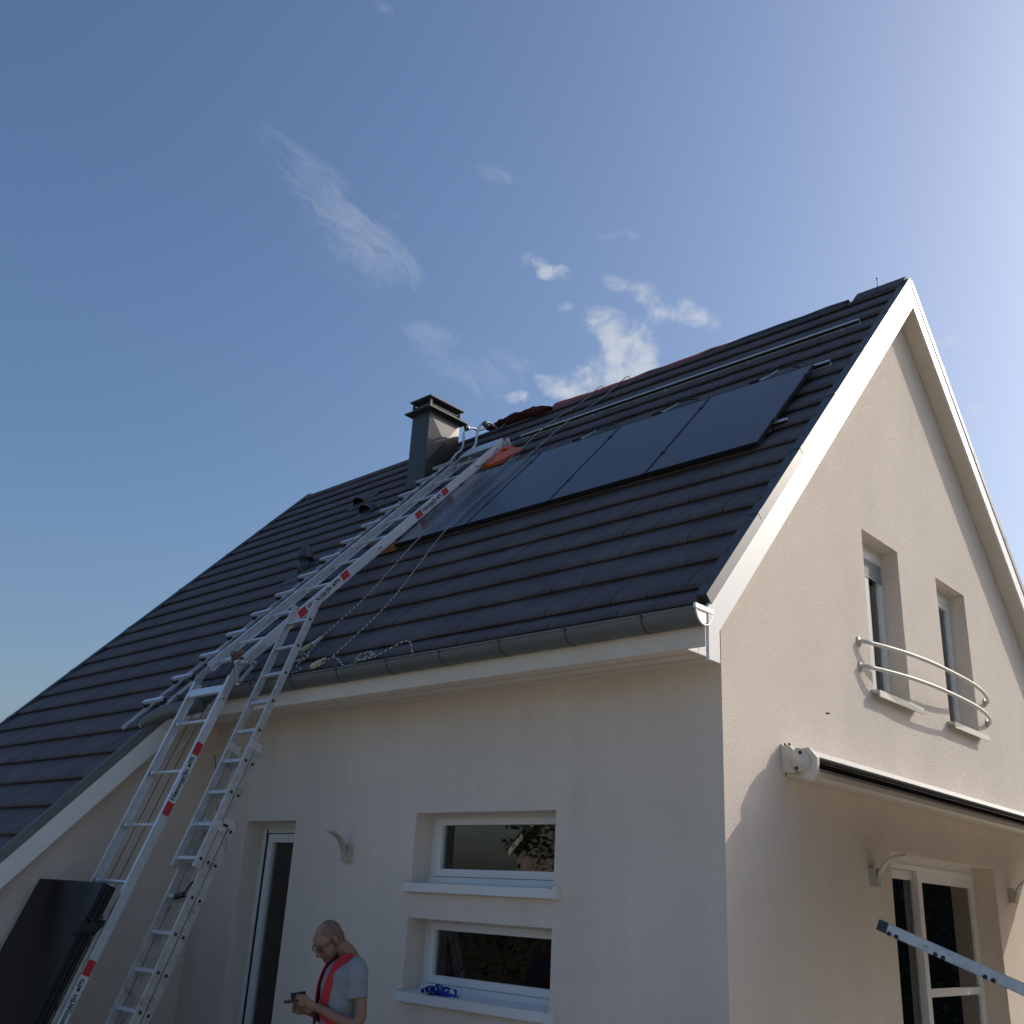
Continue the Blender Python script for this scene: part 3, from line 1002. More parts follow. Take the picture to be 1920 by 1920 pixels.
# loose cables with connectors lying on the top rail
def cable_bundle(x, s, k, label):
    rr = random.Random(k)
    r = thing('cable_bundle', RP(x, s, .06), label, 'cables', 'module cables on the rail')
    m = MB()
    for j in range(4):
        w, h = .20+rr.random()*.12, .07+rr.random()*.05
        pts = []
        for i in range(13):
            a = math.pi*i/12
            pts.append(RP(x-w*math.cos(a)*.9+.02*j, s+.02+h*math.sin(a)+rr.uniform(-.006, .006), .05+.05*math.sin(a)+.012*j))
        m.tube(pts, .0045, 6)
    m.build('cable', 'blackgloss', r)
    m = MB()
    m.bar(RP(x-.14, s+.0, .09), RP(x+.02, s+.075, .11), .022, .010, SN)
    m.bar(RP(x-.24, s-.02, .085), RP(x-.05, s+.05, .10), .022, .01, SN)
    m.build('connector', 'steel', r)
    m = MB(); m.bar(RP(x-.26, s-.025, .10), RP(x-.16, s-.02, .10), .04, .03, SN); m.build('junction_clip', 'black', r)
for i, x in enumerate((-.66, -1.80, -2.88, -4.02)):
    cable_bundle(x, -2.12, i+5, ['looped black cables at the top of the panel nearest the gable', 'looped black cables at the top of the second panel from the gable',
                               'looped black cables at the top of the third panel from the gable', 'looped black cables on the rail beside the orange case'][i])

# red ridge membrane, maroon bundle
m = MB()
rr = random.Random(2)
n = 90
vs, fs = [], []
for i in range(n+1):
    x = -4.75+4.25*i/n
    w1 = .13+.05*noise.noise((x*2.1, 3, 0))+.02*noise.noise((x*9, 3, 0))
    if x > -2.0: w1 *= .8
    top = .012*noise.noise((x*3.3, 0, 5))+.03*math.exp(-((x+4.75)/.5)**2)
    hh = .052+.010*noise.noise((x*6, 1, 1))
    vs += [RP(x, -w1, hh-.012), RP(x, -w1*.55, hh+.006*noise.noise((x*8, 2, 2))), Vector((x, RY, RZ+.062+top)), RB(x, -w1*.6, hh), RB(x, -w1, hh-.01)]
for i in range(n):
    for j in range(4):
        a = i*5+j
        fs.append((a, a+1, a+6, a+5))
xm = lambda i: -4.75+4.25*i/n+.2*noise.noise((i*.7, 0, 9))
m.add(vs, fs, [1 if xm(k//4) > -2.0 or (k % 4 > 0 and -3.3 < xm(k//4) < -2.9) else 0 for k in range(len(fs))], True)
tag(m.build('ridge_membrane', ['membrane', 'membranedark']), 'long red underlay strip folded over the open ridge', 'membrane')
m = MB()
rings = []
for i in range(41):
    t = i/40
    x = -6.02+1.42*t
    env = math.sin(math.pi*min(1, max(0.0, t*1.02+.01)))**.45
    bulge = .034+.030*math.exp(-((t-.72)/.10)**2)+.015*math.sin(t*17)
    ring = []
    for k in range(18):
        a = 2*math.pi*k/18
        d = 1+.30*noise.noise((x*5, math.cos(a)*1.6, math.sin(a)*1.6))+.22*noise.noise((x*13, math.cos(a)*4, math.sin(a)*4+3))
        ring.append(Vector((x, RY-.03-.16*t+math.cos(a)*(.12+.04*t)*d*env, RZ+.035-.115*t+math.sin(a)*bulge*d*env*1.15)))
    rings.append(ring)
m.loft(rings)
tag(m.build('cloth_bundle', 'maroon'), 'crumpled dark red cloth heaped on the ridge beside the ladder hook wheels', 'cloth')

# orange case with a hand slot
m = MB()
za = lambda x, s: RP(x, s, .05)
outer = [(-4.64, -1.95), (-4.63, -1.72), (-4.67, -1.54), (-4.60, -1.47), (-4.44, -1.55), (-4.38, -1.62), (-4.18, -1.72), (-4.20, -1.80), (-4.33, -1.92), (-4.42, -1.95), (-4.50, -1.98)]
slot = [(-4.60, -1.63), (-4.59, -1.56), (-4.47, -1.61), (-4.46, -1.67)]
bm = bmesh.new()
ov_ = [bm.verts.new((a, b, 0)) for a, b in outer]
iv = [bm.verts.new((a, b, 0)) for a, b in slot]
ed = [bm.edges.new((ov_[i], ov_[(i+1) % len(ov_)])) for i in range(len(ov_))]+[bm.edges.new((iv[i], iv[(i+1) % 4])) for i in range(4)]
bmesh.ops.triangle_fill(bm, edges=ed, use_beauty=True)
tris = [[(v.co.x, v.co.y) for v in f.verts] for f in bm.faces]
bm.free()
for h in (.06, .10):
    for t in tris:
        m.add([RP(a, b, h+.10*max(0, b+1.75)) for a, b in t], [(0, 1, 2)])
for loop in (outer, slot):
    for i in range(len(loop)):
        a, b = loop[i], loop[(i+1) % len(loop)]
        m.quad(*[RP(p[0], p[1], h+.10*max(0, p[1]+1.75)) for p, h in ((a, .06), (b, .06), (b, .10), (a, .10))])
tag(m.build('tool_case', 'orange'), 'orange plastic tool case with a hand slot above the solar panels', 'tool case')
# timber blocks under the hoist
for k, (x, s, w, l, lab) in enumerate(((-4.98, -3.86, .30, .12, 'tan timber block under the hoist at the panel corner'), (-5.30, -3.62, .30, .10, 'tan timber block between the hoist stiles'),
                                      (-4.74, -1.95, .16, .20, 'tan timber block under the hoist beside the orange case'))):
    m = MB(); m.obox(RP(x, s, .036), (w, .0, 0), SU*l, SN*.06)
    m.obox(RP(x+.02, s+.01, .0965), (w*.7, 0, 0), SU*(l*.8), SN*.022)
    tag(m.build('timber_block', 'wood'), lab, 'timber', 'timber blocks under the hoist')

# ------------------------------------------------------------------ flat roof ladder with hook over the ridge
rlad = thing('roof_ladder', RP(-5.95, -6.6, 0), 'flat aluminium roof ladder hooked over the ridge beside the chimney', 'roof ladder')
def LX(s):
    return -6.045+(s+6.4)*.047
for dx in (-.17, .17):
    m = MB()
    p, q = RP(LX(-6.75)+dx, -6.75, .048), RP(LX(-.95)+dx, -.95, .048)
    m.bar(p, q, .034, .022, SN)
    m.bar(p+SN*.018, q+SN*.018, .008, .018, SN)
    m.build('stile', 'alu', rlad)
k = 0
s = -6.42
while s < -1.1:
    m = MB()
    xx = LX(s)
    m.bar(RP(xx-.178, s-.004, .122), RP(xx+.178, s+.004, .122), .046, .030, SN)
    for dx in (-.17, .17):
        m.obox(RP(xx+dx-.008, s-.03, .066), (.016, 0, 0), SU*.06, SN*.055, 1)
    m.build('rung', ['alu', 'black'], rlad)
    s += .387
    k += 1
for xh, pts, wc in ((-5.58, [(2.90, 7.46), (2.955, 7.57), (3.015, 7.66), (3.03, 7.80), (3.055, 7.93), (3.14, 8.035), (3.26, 8.085), (3.46, 8.08), (3.62, 8.24), (3.80, 8.22), (3.98, 8.0)], (3.15, 8.015)),
                    (-5.93, [(2.92, 7.49), (2.99, 7.60), (3.09, 7.71), (3.115, 7.83), (3.12, 7.97), (3.17, 8.06), (3.29, 8.12), (3.40, 8.13), (3.60, 8.26), (3.80, 8.24), (3.98, 8.0)], (3.13, 8.055))):
    m = MB()
    m.tube(spline([(xh, y, z) for y, z in pts], 5), .017, 10)
    m.build('hook', 'steel', rlad)
    m = MB()
    c = Vector((xh+.035, wc[0], wc[1]))
    m.disc(c, (1, 0, 0), .046, .03, 20, 0)
    m.disc(c+Vector((.017, 0, 0)), (1, 0, 0), .034, .006, 18, 1)
    m.disc(c+Vector((.021, 0, 0)), (1, 0, 0), .022, .006, 16, 0)
    m.disc(c+Vector((.024, 0, 0)), (1, 0, 0), .008, .006, 8, 1)
    m.build('wheel', ['black', 'steel'], rlad)

# ------------------------------------------------------------------ ladder hoist (material lift) leaning on the eaves and lying along the roof
ho = thing('ladder_hoist', (-5.0, -1.95, 0), 'aluminium ladder hoist running from the ground up along the roof', 'ladder hoist')
LD = Vector((0, .3343, .9425)).normalized()
LN = Vector((0, -.9425, .3343)).normalized()
LP0 = Vector((0, -1.392, 1.80))                      # on the outer face of the stiles
XR0, XR1, XL0, XL1 = -4.735, -4.700, -5.325, -5.290
def LQ(x, d, o):
    return Vector((x, 0, 0))+LP0+LD*d+LN*o
HB = LQ(0, 2.02, -.075)                               # knee
def UQ(x, s, h):
    """upper section: s along the slope, h from its underside"""
    base = .085+.075*(-1.33-s)/4.8
    return RP(x, s, base+h)
dbot = -1.80/.9425-.0
def stile_pair(Q, p0, p1, depth, flip):
    for x0, x1, inner in ((XR0, XR1, -1), (XL0, XL1, 1)):
        m = MB()
        web0 = x1-.006 if inner < 0 else x0
        a, b = Q(0, p0, 0), Q(0, p1, 0)
        nvec = Q(0, p0, 1)-Q(0, p0, 0)
        e = b-a
        # web and two flanges, and a raised rib: a channel section
        m.obox(Vector((web0, 0, 0))+a+nvec*(-depth if flip else 0), (.006, 0, 0), e, nvec*depth)
        for o_ in (0, depth-.005):
            fx = x0 if inner < 0 else x0+.006
            m.obox(Vector((fx, 0, 0))+a+nvec*((-depth if flip else 0)+o_), (x1-x0-.006, 0, 0), e, nvec*.005)
        xi = web0-.004 if inner < 0 else x0+.006
        m.obox(Vector((xi, 0, 0))+a+nvec*((-depth if flip else 0)+depth*.42), (.004, 0, 0), e, nvec*.008)
        st = m.build('stile', 'alu', ho)
        yield st
low = list(stile_pair(LQ, dbot, 1.99, .078, True))
for q in range(-4, 4):
    d = .083+.49*q
    if d > 1.6: continue
    m = MB(); m.tube([LQ(XL1, d, -.04), LQ(XR0, d, -.04)], .016, 10)
    m.tube([LQ(XL1, d, -.04), LQ(XL1+.03, d, -.04)], .024, 10)
    m.build('rung', 'alu', ho)
up_s = list(stile_pair(UQ, -6.12, -1.36, .098, False))
s = -5.72
while s < -1.5:
    m = MB(); m.bar(UQ(XL1, s, .05), UQ(XR0, s, .05), .035, .022, SN)
    m.build('rung', 'alu', ho)
    s += .5
# knee: side plates, cross bars, strut triangle
for xx, sgn in ((XR1+.001, 1), (XL0-.008, -1)):
    m = MB()
    pl_ = [UQ(0, -5.86, .012), UQ(0, -5.86, .085), LQ(0, 2.05, .0), LQ(0, 1.80, -.006), LQ(0, 1.72, -.066), UQ(0, -6.2, .01)]
    m.prism([p+Vector((xx, 0, 0)) for p in pl_], (.007, 0, 0))
    m.build('knee_plate', 'steel', ho)
m = MB(); m.bar(LQ(XL1, 1.86, -.02), LQ(XR0, 1.86, -.02), .075, .03, LN); m.build('cross_bar', 'alu', ho)
m = MB(); m.bar(UQ(XL1, -6.0, .03), UQ(XR0, -6.0, .03), .05, .03, SN); m.build('cross_bar', 'alu', ho)
m = MB()
xx = XR1+.03
t0, t1, t2 = UQ(xx, -6.12, .06), RP(xx, -5.98, .15), LQ(xx, 1.86, -.085)
t1 = Vector((xx, -.50, 3.83)); t2 = Vector((xx, -.655, 3.60)); t0 = Vector((xx, -.70, 3.80))
m.bar(t0, t1, .034, .008, (1, 0, 0)); m.bar(t1, t2, .03, .008, (1, 0, 0)); m.bar(t0, t2, .03, .008, (1, 0, 0))
for t in (t0, t1, t2, (t0+t1)/2, (t0*2+t1)/3):
    m.disc(t, (1, 0, 0), .012, .03, 8)
m.bar(t0+Vector((-.03, 0, 0)), t1+Vector((-.03, 0, 0)), .034, .006, (1, 0, 0))
m.build('strut', 'steel', ho)
for dx in (-.20, -.06):
    m = MB()
    c = UQ(XR0+dx, -6.05, .10)
    m.disc(c, (1, 0, 0), .032, .03, 14)
    m.obox(c-Vector((.022, 0, 0))-SU*.04-SN*.05, (.044, 0, 0), SU*.08, SN*.035)
    m.build('cable_pulley', 'rustred', ho)
for p in (LQ(XR1+.006, 1.77, -.03), UQ(XR1+.006, -5.05, .05), UQ(XR1+.006, -2.02, .05), UQ(XR1+.006, -1.55, .05), UQ(XR1+.006, -4.02, .05)):
    m = MB()
    m.disc(p, (1, 0, 0), .014, .022, 10)
    m.bar(p+Vector((.008, -.02, -.01)), p+Vector((.008, .02, .012)), .008, .006, (1, 0, 0))
    m.build('bolt', 'steel', ho)
# head of the track
m = MB()
m.obox(UQ(XL0+.02, -1.58, .099), (XR1-XL0-.02, 0, 0), SU*.24, SN*.012)
m.obox(UQ(XL0+.02, -1.35, .02), (XR1-XL0-.02, 0, 0), SU*.012, SN*.09)
m.build('head_plate', 'alu', ho)
m = MB()
m.obox(UQ(XR1+.002, -1.40, .0), (.03, 0, 0), SU*.10, SN*.05)
m.obox(UQ(XR1+.034, -1.36, -.01), (.012, 0, 0), SU*.07, SN*.09)
m.build('end_stop', 'steel', ho)
# trolley cables
for dx, dz in ((.16, -.02), (.30, -.035)):
    m = MB()
    m.tube([LQ(XL1+dx, -1.7, -.03+dz), LQ(XL1+dx, 1.9, -.035+dz), UQ(XL1+dx, -5.95, .04), UQ(XL1+dx, -1.5, .035)], .0035, 5)
    m.build('cable', 'blackgloss', ho)
m = MB()
m.tube(spline([UQ(XR0-.12, -6.05, .02), LQ(XR0-.2, 1.8, -.09), LQ(XR0-.33, 1.7, -.11), LQ(XR0-.35, 1.45, -.10), LQ(XR0-.36, 1.2, -.05)], 8), .004, 6)
m.build('cable', 'aludull', ho)
m = MB()
m.tube(spline([(-4.66, -.78, 2.95), (-4.62, -.70, 2.5), (-4.63, -.72, 2.0), (-4.72, -.8, 1.5), (-4.70, -.95, .9), (-4.66, -1.1, .3)], 8), .004, 6)
m.build('cable', 'blackgloss', ho)
# maker's labels on the outer stile
def text_mesh(txt, size, bold=0.0):
    cu = bpy.data.curves.new('t', 'FONT')
    cu.body = txt; cu.size = size; cu.offset = bold; cu.extrude = 0.0004; cu.align_x = 'LEFT'; cu.resolution_u = 3
    o = bpy.data.objects.new('t', cu)
    C.objects.link(o)
    dg = bpy.context.evaluated_depsgraph_get()
    dg.update()
    me = bpy.data.meshes.new_from_object(o.evaluated_get(dg))
    res = [v.co.copy() for v in me.vertices], [tuple(p.vertices) for p in me.polygons]
    bpy.data.objects.remove(o); bpy.data.curves.remove(cu); bpy.data.meshes.remove(me)
    return res
def label(parent, o, along, upv, length, width, sq):
    """sticker whose writing runs along 'along'; o = lower start of the strip, on the face"""
    a, u = Vector(along).normalized(), Vector(upv).normalized()
    n = a.cross(u).normalized()
    if n.x < 0: n = -n
    m = MB()
    o = Vector(o)
    m.obox(o+a*sq, a*(length-2*sq), u*width, n*.0012, 0)
    m.obox(o, a*sq, u*width, n*.0012, 1)
    m.obox(o+a*(length-sq), a*sq, u*width, n*.0012, 1)
    def put_text(txt, size, x, y, bold, fit=None):
        vs, fs = text_mesh(txt, size, bold)
        x0, x1_ = min(v.x for v in vs), max(v.x for v in vs)
        k = fit/(x1_-x0) if fit else 1
        m.add([o+a*(x+(v.x-x0)*k)+u*(y+v.y)+n*(.0018+v.z) for v in vs], fs, 2)
    L = length-2*sq
    put_text('H\u00e6mmerlin', width*.86, sq+L*.05, width*.30, .0016, L*.64)
    put_text('MAXIAL', width*.22, sq+L*.40, width*.07, .0004, L*.22)
    # emblem: small wedge and wave
    e = o+a*(sq+L*.74)+u*(width*.34)
    for poly in ([(0, 0), (.07, 0), (.055, .34), (.0, .30)], [(.075, .02), (.10, .02), (.10, .40), (.075, .34)], [(.06, .36), (.13, .30), (.13, .42), (.06, .44)],
                 [(.12, .20), (.20, .20), (.20, .28), (.15, .28), (.15, .36), (.20, .36), (.20, .44), (.12, .44)], [(.17, .04), (.20, .04), (.20, .20), (.17, .20)], [(.10, .0), (.20, .0), (.20, .06), (.10, .06)]):
        m.prism([e+a*(p[0]*L*1.0)+u*(p[1]*width*1.15)+n*.0018 for p in poly], n*.0004, 2)
    return m.build('maker_label', ['label', 'red', 'ink'], parent)
for d0, ln in ((.655, .67), (-1.20, .67)):
    label(low[0], LQ(XR1, d0, -.073), LD, LN, ln, .068, .115)
for s0, ln in ((-5.36, .80), (-3.33, .66)):
    label(up_s[0], UQ(XR1, s0, .012), SU, SN, ln, .075, .115)

# ------------------------------------------------------------------ three-section extension ladder against the gutter
el = thing('extension_ladder', (-4.2, -1.9, 0), 'three-section aluminium ladder leaning on the gutter beside the hoist', 'ladder')
ED = Vector((0, .3297, .9441)).normalized()
EN = Vector((0, -.9441, .3297)).normalized()
EP = Vector((0, -.423, 4.171))
def EQ(x, d, o):
    return Vector((x, 0, 0))+EP+ED*d+EN*o
dground = -4.171/.9441
for sec, (xa, xb, d0, d1, oc, mt) in enumerate(((-4.350, -4.000, -2.30, .20, 0.0, 'aludull'), (-4.352, -3.998, dground, -1.21, -.072, 'alupaint'), (-4.354, -3.996, dground, -1.86, -.144, 'alupaint'))):
    for x0, sgn in ((xa, 1), (xb-.026, -1)):
        m = MB()
        m.obox(EQ(x0, d0+.03, oc-.031), (.026, 0, 0), ED*(d1-d0-.06), EN*.062)
        # shallow groove lines
        m.obox(EQ(x0-.0015, d0+.03, oc-.02), (.029, 0, 0), ED*(d1-d0-.06), EN*.004)
        m.obox(EQ(x0-.0015, d0+.03, oc+.016), (.029, 0, 0), ED*(d1-d0-.06), EN*.004)
        st = m.build('stile', mt, el)
        for dd_, r_ in ((d0, 0), (d1-.035, 1)):
            c = MB()
            ring = [EQ(x0-.002, dd_, oc-.033), EQ(x0-.002, dd_, oc+.033), EQ(x0-.002, dd_+.025, oc+.033), EQ(x0-.002, dd_+.035, oc+.02), EQ(x0-.002, dd_+.035, oc-.02), EQ(x0-.002, dd_+.025, oc-.033)]
            c.prism(ring, (.030, 0, 0))
            c.build('end_cap', 'black' if sec else 'aludull', st)
    k = 0
    d = -.0
    while d > -4.3:
        if d0+.06 < d < d1-.04:
            m = MB()
            m.obox(EQ(xa+.026, d-.014, oc-.016), (xb-xa-.052, 0, 0), ED*.028, EN*.032)
            m.obox(EQ(xb-.001, d-.011, oc-.011), (.0035, 0, 0), ED*.022, EN*.022, 1)
            m.obox(EQ(xa-.0025, d-.011, oc-.011), (.0035, 0, 0), ED*.022, EN*.022, 1)
            m.build('rung', ['aludull', 'black'], el)
        d -= .2785
for xx in (-4.352, -4.024):
    for dd_, oc in ((-1.25, -.036), (-1.90, -.108), (-1.95, -.036)):
        m = MB()
        m.obox(EQ(xx-.006, dd_-.035, oc-.06), (.042, 0, 0), ED*.07, EN*.12)
        m.build('guide_bracket', 'steel', el)
m = MB(); m.bar(EQ(-4.16, -2.53, -.02), EQ(-4.06, -2.50, -.03), .03, .03, EN); m.tube(spline([EQ(-4.06, -2.5, -.03), EQ(-4.04, -2.43, -.03), EQ(-4.03, -2.38, -.05)], 4), .009, 6)
m.build('rung_hook', 'black', el)

# ------------------------------------------------------------------ three panels stacked on the hoist trolley
SX1, SW = -4.675, 1.155
lab3 = ['black solar panel riding on the hoist, outermost of the three', 'black solar panel riding on the hoist, middle one of the three', 'black solar panel riding on the hoist, innermost of the three']
for i in range(3):
    o_ = .192-.042*i
    solar_panel('solar_panel', LQ(SX1-SW, -.01-1.66, o_), X1, LD, LN, SW, 1.66, 'panelback', lab3[i], 'solar panels carried on the hoist')
m = MB()
for xx in (-4.73, -5.27):
    m.obox(LQ(xx-.015, -1.72, .004), (.03, 0, 0), LD*1.5, LN*.030)
m.obox(LQ(-5.6, -1.72, .035), (.95, 0, 0), LD*.03, LN*.20)
m.obox(LQ(-5.6, -1.69, .205), (.95, 0, 0), LD*.05, LN*.02)
for d in (-1.5, -.3):
    m.obox(LQ(-5.3, d, .004), (.58, 0, 0), LD*.05, LN*.028)
m.build('trolley', 'aludull', ho)

# ------------------------------------------------------------------ braided safety ropes
stripe = lambda i, k: 0 if ((i+k) % 6) < 3 else 1
def rope(name, pts, label, grabs):
    r = thing(name, pts[0], label, 'rope', 'safety ropes on the roof')
    path = spline(pts, 4)
    # resample evenly so that the plait keeps its pitch
    res = [path[0]]
    acc = 0
    for a, b in zip(path, path[1:]):
        L = (b-a).length
        while acc+L >= .009 and L > 1e-9:
            t = (.009-acc)/L
            a = a.lerp(b, t); L = (b-a).length; acc = 0
            res.append(a)
        acc += L
    m = MB(); m.tube(res, .0064, 6, stripe=stripe)
    m.build('braid', ['ropew', 'ropeb'], r)
    for p, d in grabs:
        p, d = Vector(p), Vector(d).normalized()
        m = MB()
        m.bar(p-d*.05, p+d*.05, .034, .03, SN)
        m.tube([p+d*.05, p+d*.075+SN*.01, p+d*.10], .010, 6)
        m.build('rope_grab', 'grab', r)
    return r
def loops(cx, cs, rx, ry, n, seed, h=.055):
    rr = random.Random(seed)
    pts = []
    for i in range(n*7):
        a = 2*math.pi*i/7
        k = 1+.22*math.sin(i*.83+seed)
        pts.append(RP(cx+rx*k*math.cos(a)+rr.uniform(-.012, .012), cs+ry*k*math.sin(a)+rr.uniform(-.006, .006), h+.004*(i % 5)+rr.random()*.006))
    return pts
def over(x):
    return [RB(x+.03, -.30, .065), RB(x+.01, -.12, .075), Vector((x, RY, RZ+.085)), RP(x-.01, -.10, .082)]
r1 = over(-3.93)+[RP(-4.032, -.469, .06), RP(-4.235, -.881, .075), RP(-4.12, -1.9, .115), RP(-4.09, -2.32, .125), RP(-4.16, -3.8, .14), RP(-4.06, -4.98, .09), RP(-4.15, -5.54, .06), RP(-4.12, -5.76, .055)]
r1 += [RP(-4.08, -5.92, .06)]+loops(-4.17, -5.99, .13, .055, 4, 3)+[RP(-4.02, -6.02, .06), RP(-4.05, -6.12, .06), RP(-3.90, -6.2, .055), RP(-4.2, -6.24, .04), RP(-4.3, -6.26, -.01)]
rope('safety_rope', r1, 'braided safety rope nearer the hoist, coiled behind the ladder', [(RP(-4.22, -5.82, .065), RP(-4.16, -5.74, 0)-RP(-4.24, -5.86, 0))])
m_ = MB(); m_.bar(RP(-4.13, -5.80, .07), RP(-4.09, -5.70, .08), .035, .022, SN)
r2_ = over(-3.5)+[RP(-3.623, -.597, .06), RP(-3.83, -1.15, .07), RP(-3.75, -2.22, .12), RP(-3.80, -3.1, .125), RP(-3.79, -3.95, .125), RP(-3.5, -5.23, .09), RP(-3.56, -5.97, .06), RP(-3.59, -6.13, .06)]
r2_ += [RP(-3.70, -6.11, .07), RP(-3.78, -6.17, .065), RP(-3.72, -6.22, .06), RP(-3.62, -6.2, .06), RP(-3.50, -6.14, .085), RP(-3.38, -6.18, .08), RP(-3.28, -6.24, .05), RP(-3.2, -6.24, .04), RP(-3.1, -6.22, .05)]
r2_ += loops(-2.97, -6.225, .085, .05, 4, 6, .075)+[RP(-2.85, -6.24, .075), RP(-2.72, -6.19, .09), RP(-2.60, -6.13, .10), RP(-2.50, -6.14, .10), RP(-2.43, -6.21, .08), RP(-2.42, -6.25, .03)]
rope('safety_rope', r2_, 'braided safety rope farther from the hoist, looped along the gutter', [(RP(-3.67, -6.19, .075), RP(-3.60, -6.12, 0)-RP(-3.70, -6.22, 0))])
m_.build('rope_clip', 'steel', bpy.data.objects['safety_rope'])

# ------------------------------------------------------------------ blue webbing strap on the lower window sill
st = thing('ratchet_strap', (-2.45, .03, 1.2), 'crumpled blue webbing strap lying on the lower window sill', 'strap')
rr = random.Random(11)
m = MB()
def ribbon(pts, w, t, wd):
    path = spline(pts, 6)
    for a, b in zip(path, path[1:]):
        d = (b-a)
        if d.length < 1e-5: continue
        s_ = d.normalized().cross(wd).normalized()*t
        m.obox(a-wd*w/2, wd*w, d*1.05, s_)
for k in range(9):
    cx, cy = -2.55+.028*k+rr.uniform(-.02, .02), .02+rr.uniform(-.04, .04)
    rx, rz = rr.uniform(.03, .07), rr.uniform(.018, .042)
    wd = Vector((rr.uniform(-.4, .4), 1, rr.uniform(-.3, .3))).normalized()
    pts = [(cx+rx*math.cos(a), cy+rr.uniform(-.008, .008), 1.2+rz+rz*math.sin(a)) for a in [2*math.pi*i/9+k for i in range(9)]]
    ribbon(pts, .032, .003, wd)
ribbon([(-2.42, .02, 1.225), (-2.36, .0, 1.235), (-2.31, .03, 1.215), (-2.26, .01, 1.213), (-2.25, .04, 1.222)], .034, .003, Vector((0, .8, .6)).normalized())
m.build('webbing', 'blue', st)
m = MB(); m.disc((-2.475, -.035, 1.212), (.3, -1, .1), .019, .035, 14, 0); m.disc((-2.480, -.055, 1.213), (.3, -1, .1), .009, .008, 10, 1)
m.build('buckle', ['black', 'brass'], st)

# ------------------------------------------------------------------ ladder poking into the picture at the lower right
def px(u, v, d):
    return CAM+(fw+r2*((u-960)/1885.2)-u2*((v-960)/1885.2))*d
fl = thing('aluminium_ladder', (2, 1, 0), 'aluminium ladder slanting up in front of the patio door with bolted rungs', 'ladder')
pa = px(1645.5, 1733, 5.62)
pb = px(1800, 1802, 5.62-.34)
du = (pb-pa).normalized()
view = (pa-CAM).normalized()
wv_ = (view-du*view.dot(du)).normalized()                 # ladder plane holds the line of sight: seen edge on
nv = du.cross(wv_).normalized()
if nv.z < 0: nv = -nv
LEN = (pa.z-.03)/(-du.z)
for q in (0, .36):
    m = MB()
    o_ = pa+wv_*q-nv*.0285
    m.obox(o_+du*.055, du*(LEN-.1), nv*.057, wv_*.026)
    m.obox(o_+du*.055-nv*.0015, du*(LEN-.1), nv*.004, wv_*.03)
    m.obox(o_+du*.055+nv*.0545, du*(LEN-.1), nv*.004, wv_*.03)
    st_ = m.build('stile', 'aludull', fl)
    m = MB(); m.obox(o_-nv*.001, du*.058, nv*.060, wv_*.032); m.build('end_cap', 'blackgloss', st_)
    m = MB()
    for k in range(int(LEN/.262)):
        for e in (0, .042):
            c = o_+du*(.075+.262*k+e)+nv*.007-wv_*.003
            m.disc(c, wv_, .0115, .008, 12)
            m.disc(c-wv_*.004, wv_, .005, .005, 8)
    if q == 0: m.build('bolt', 'blackgloss', st_)
for k in range(int(LEN/.262)):
    m = MB(); p = pa+du*(.075+.262*k-.01)-nv*.027
    m.obox(p+wv_*.026, du*.06, nv*.022, wv_*.334); m.build('rung', 'alu', fl)
c = px(1553, 1338, 3.6)
m = MB(); m.tube([c-r2*.009-u2*.001, c-r2*.004, c+r2*.004+u2*.001, c+r2*.009+u2*.002], [.001, .0028, .0025, .0008], 8)
m.add([c, c+u2*.006-r2*.006+fw*.004, c+u2*.003-r2*.008+fw*.004], [(0, 1, 2)]); m.add([c, c+u2*.006-r2*.002-fw*.006, c+u2*.004-r2*.006-fw*.007], [(0, 1, 2)])
tag(m.build('insect', 'black'), 'small dark flying insect in front of the sunlit gable', 'insect')

# ------------------------------------------------------------------ people
def ell(c, r, rot=None, n=18):
    bm = bmesh.new()
    bmesh.ops.create_uvsphere(bm, u_segments=n, v_segments=n//2+3, radius=1)
    vs, fs = [], []
    c = Vector(c)
    for v in bm.verts:
        p = Vector((v.co.x*r[0], v.co.y*r[1], v.co.z*r[2]))
        if rot: p = rot @ p
        vs.append(c+p)
    bm.verts.index_update()
    fs = [tuple(v.index for v in f.verts) for f in bm.faces]
    bm.free()
    return vs, fs
def remeshed(mb, name, mats, parent, voxel, smooth, colour=None):
    o = mb.build(name, mats)
    md = o.modifiers.new('r', 'REMESH'); md.mode = 'VOXEL'; md.voxel_size = voxel; md.use_smooth_shade = True
    sm = o.modifiers.new('s', 'SMOOTH'); sm.iterations = smooth; sm.factor = .5
    dg = bpy.context.evaluated_depsgraph_get(); dg.update()
    me = bpy.data.meshes.new_from_object(o.evaluated_get(dg))
    old = o.data
    o.modifiers.clear()
    o.data = me
    bpy.data.meshes.remove(old)
    me.name = name
    me.materials.clear()
    for k in (mats if isinstance(mats, list) else [mats]):
        me.materials.append(M[k])
    for p in me.polygons: p.use_smooth = True
    if colour:
        for p in me.polygons: p.material_index = colour(p.center)
    if parent: put(o, parent)
    return o
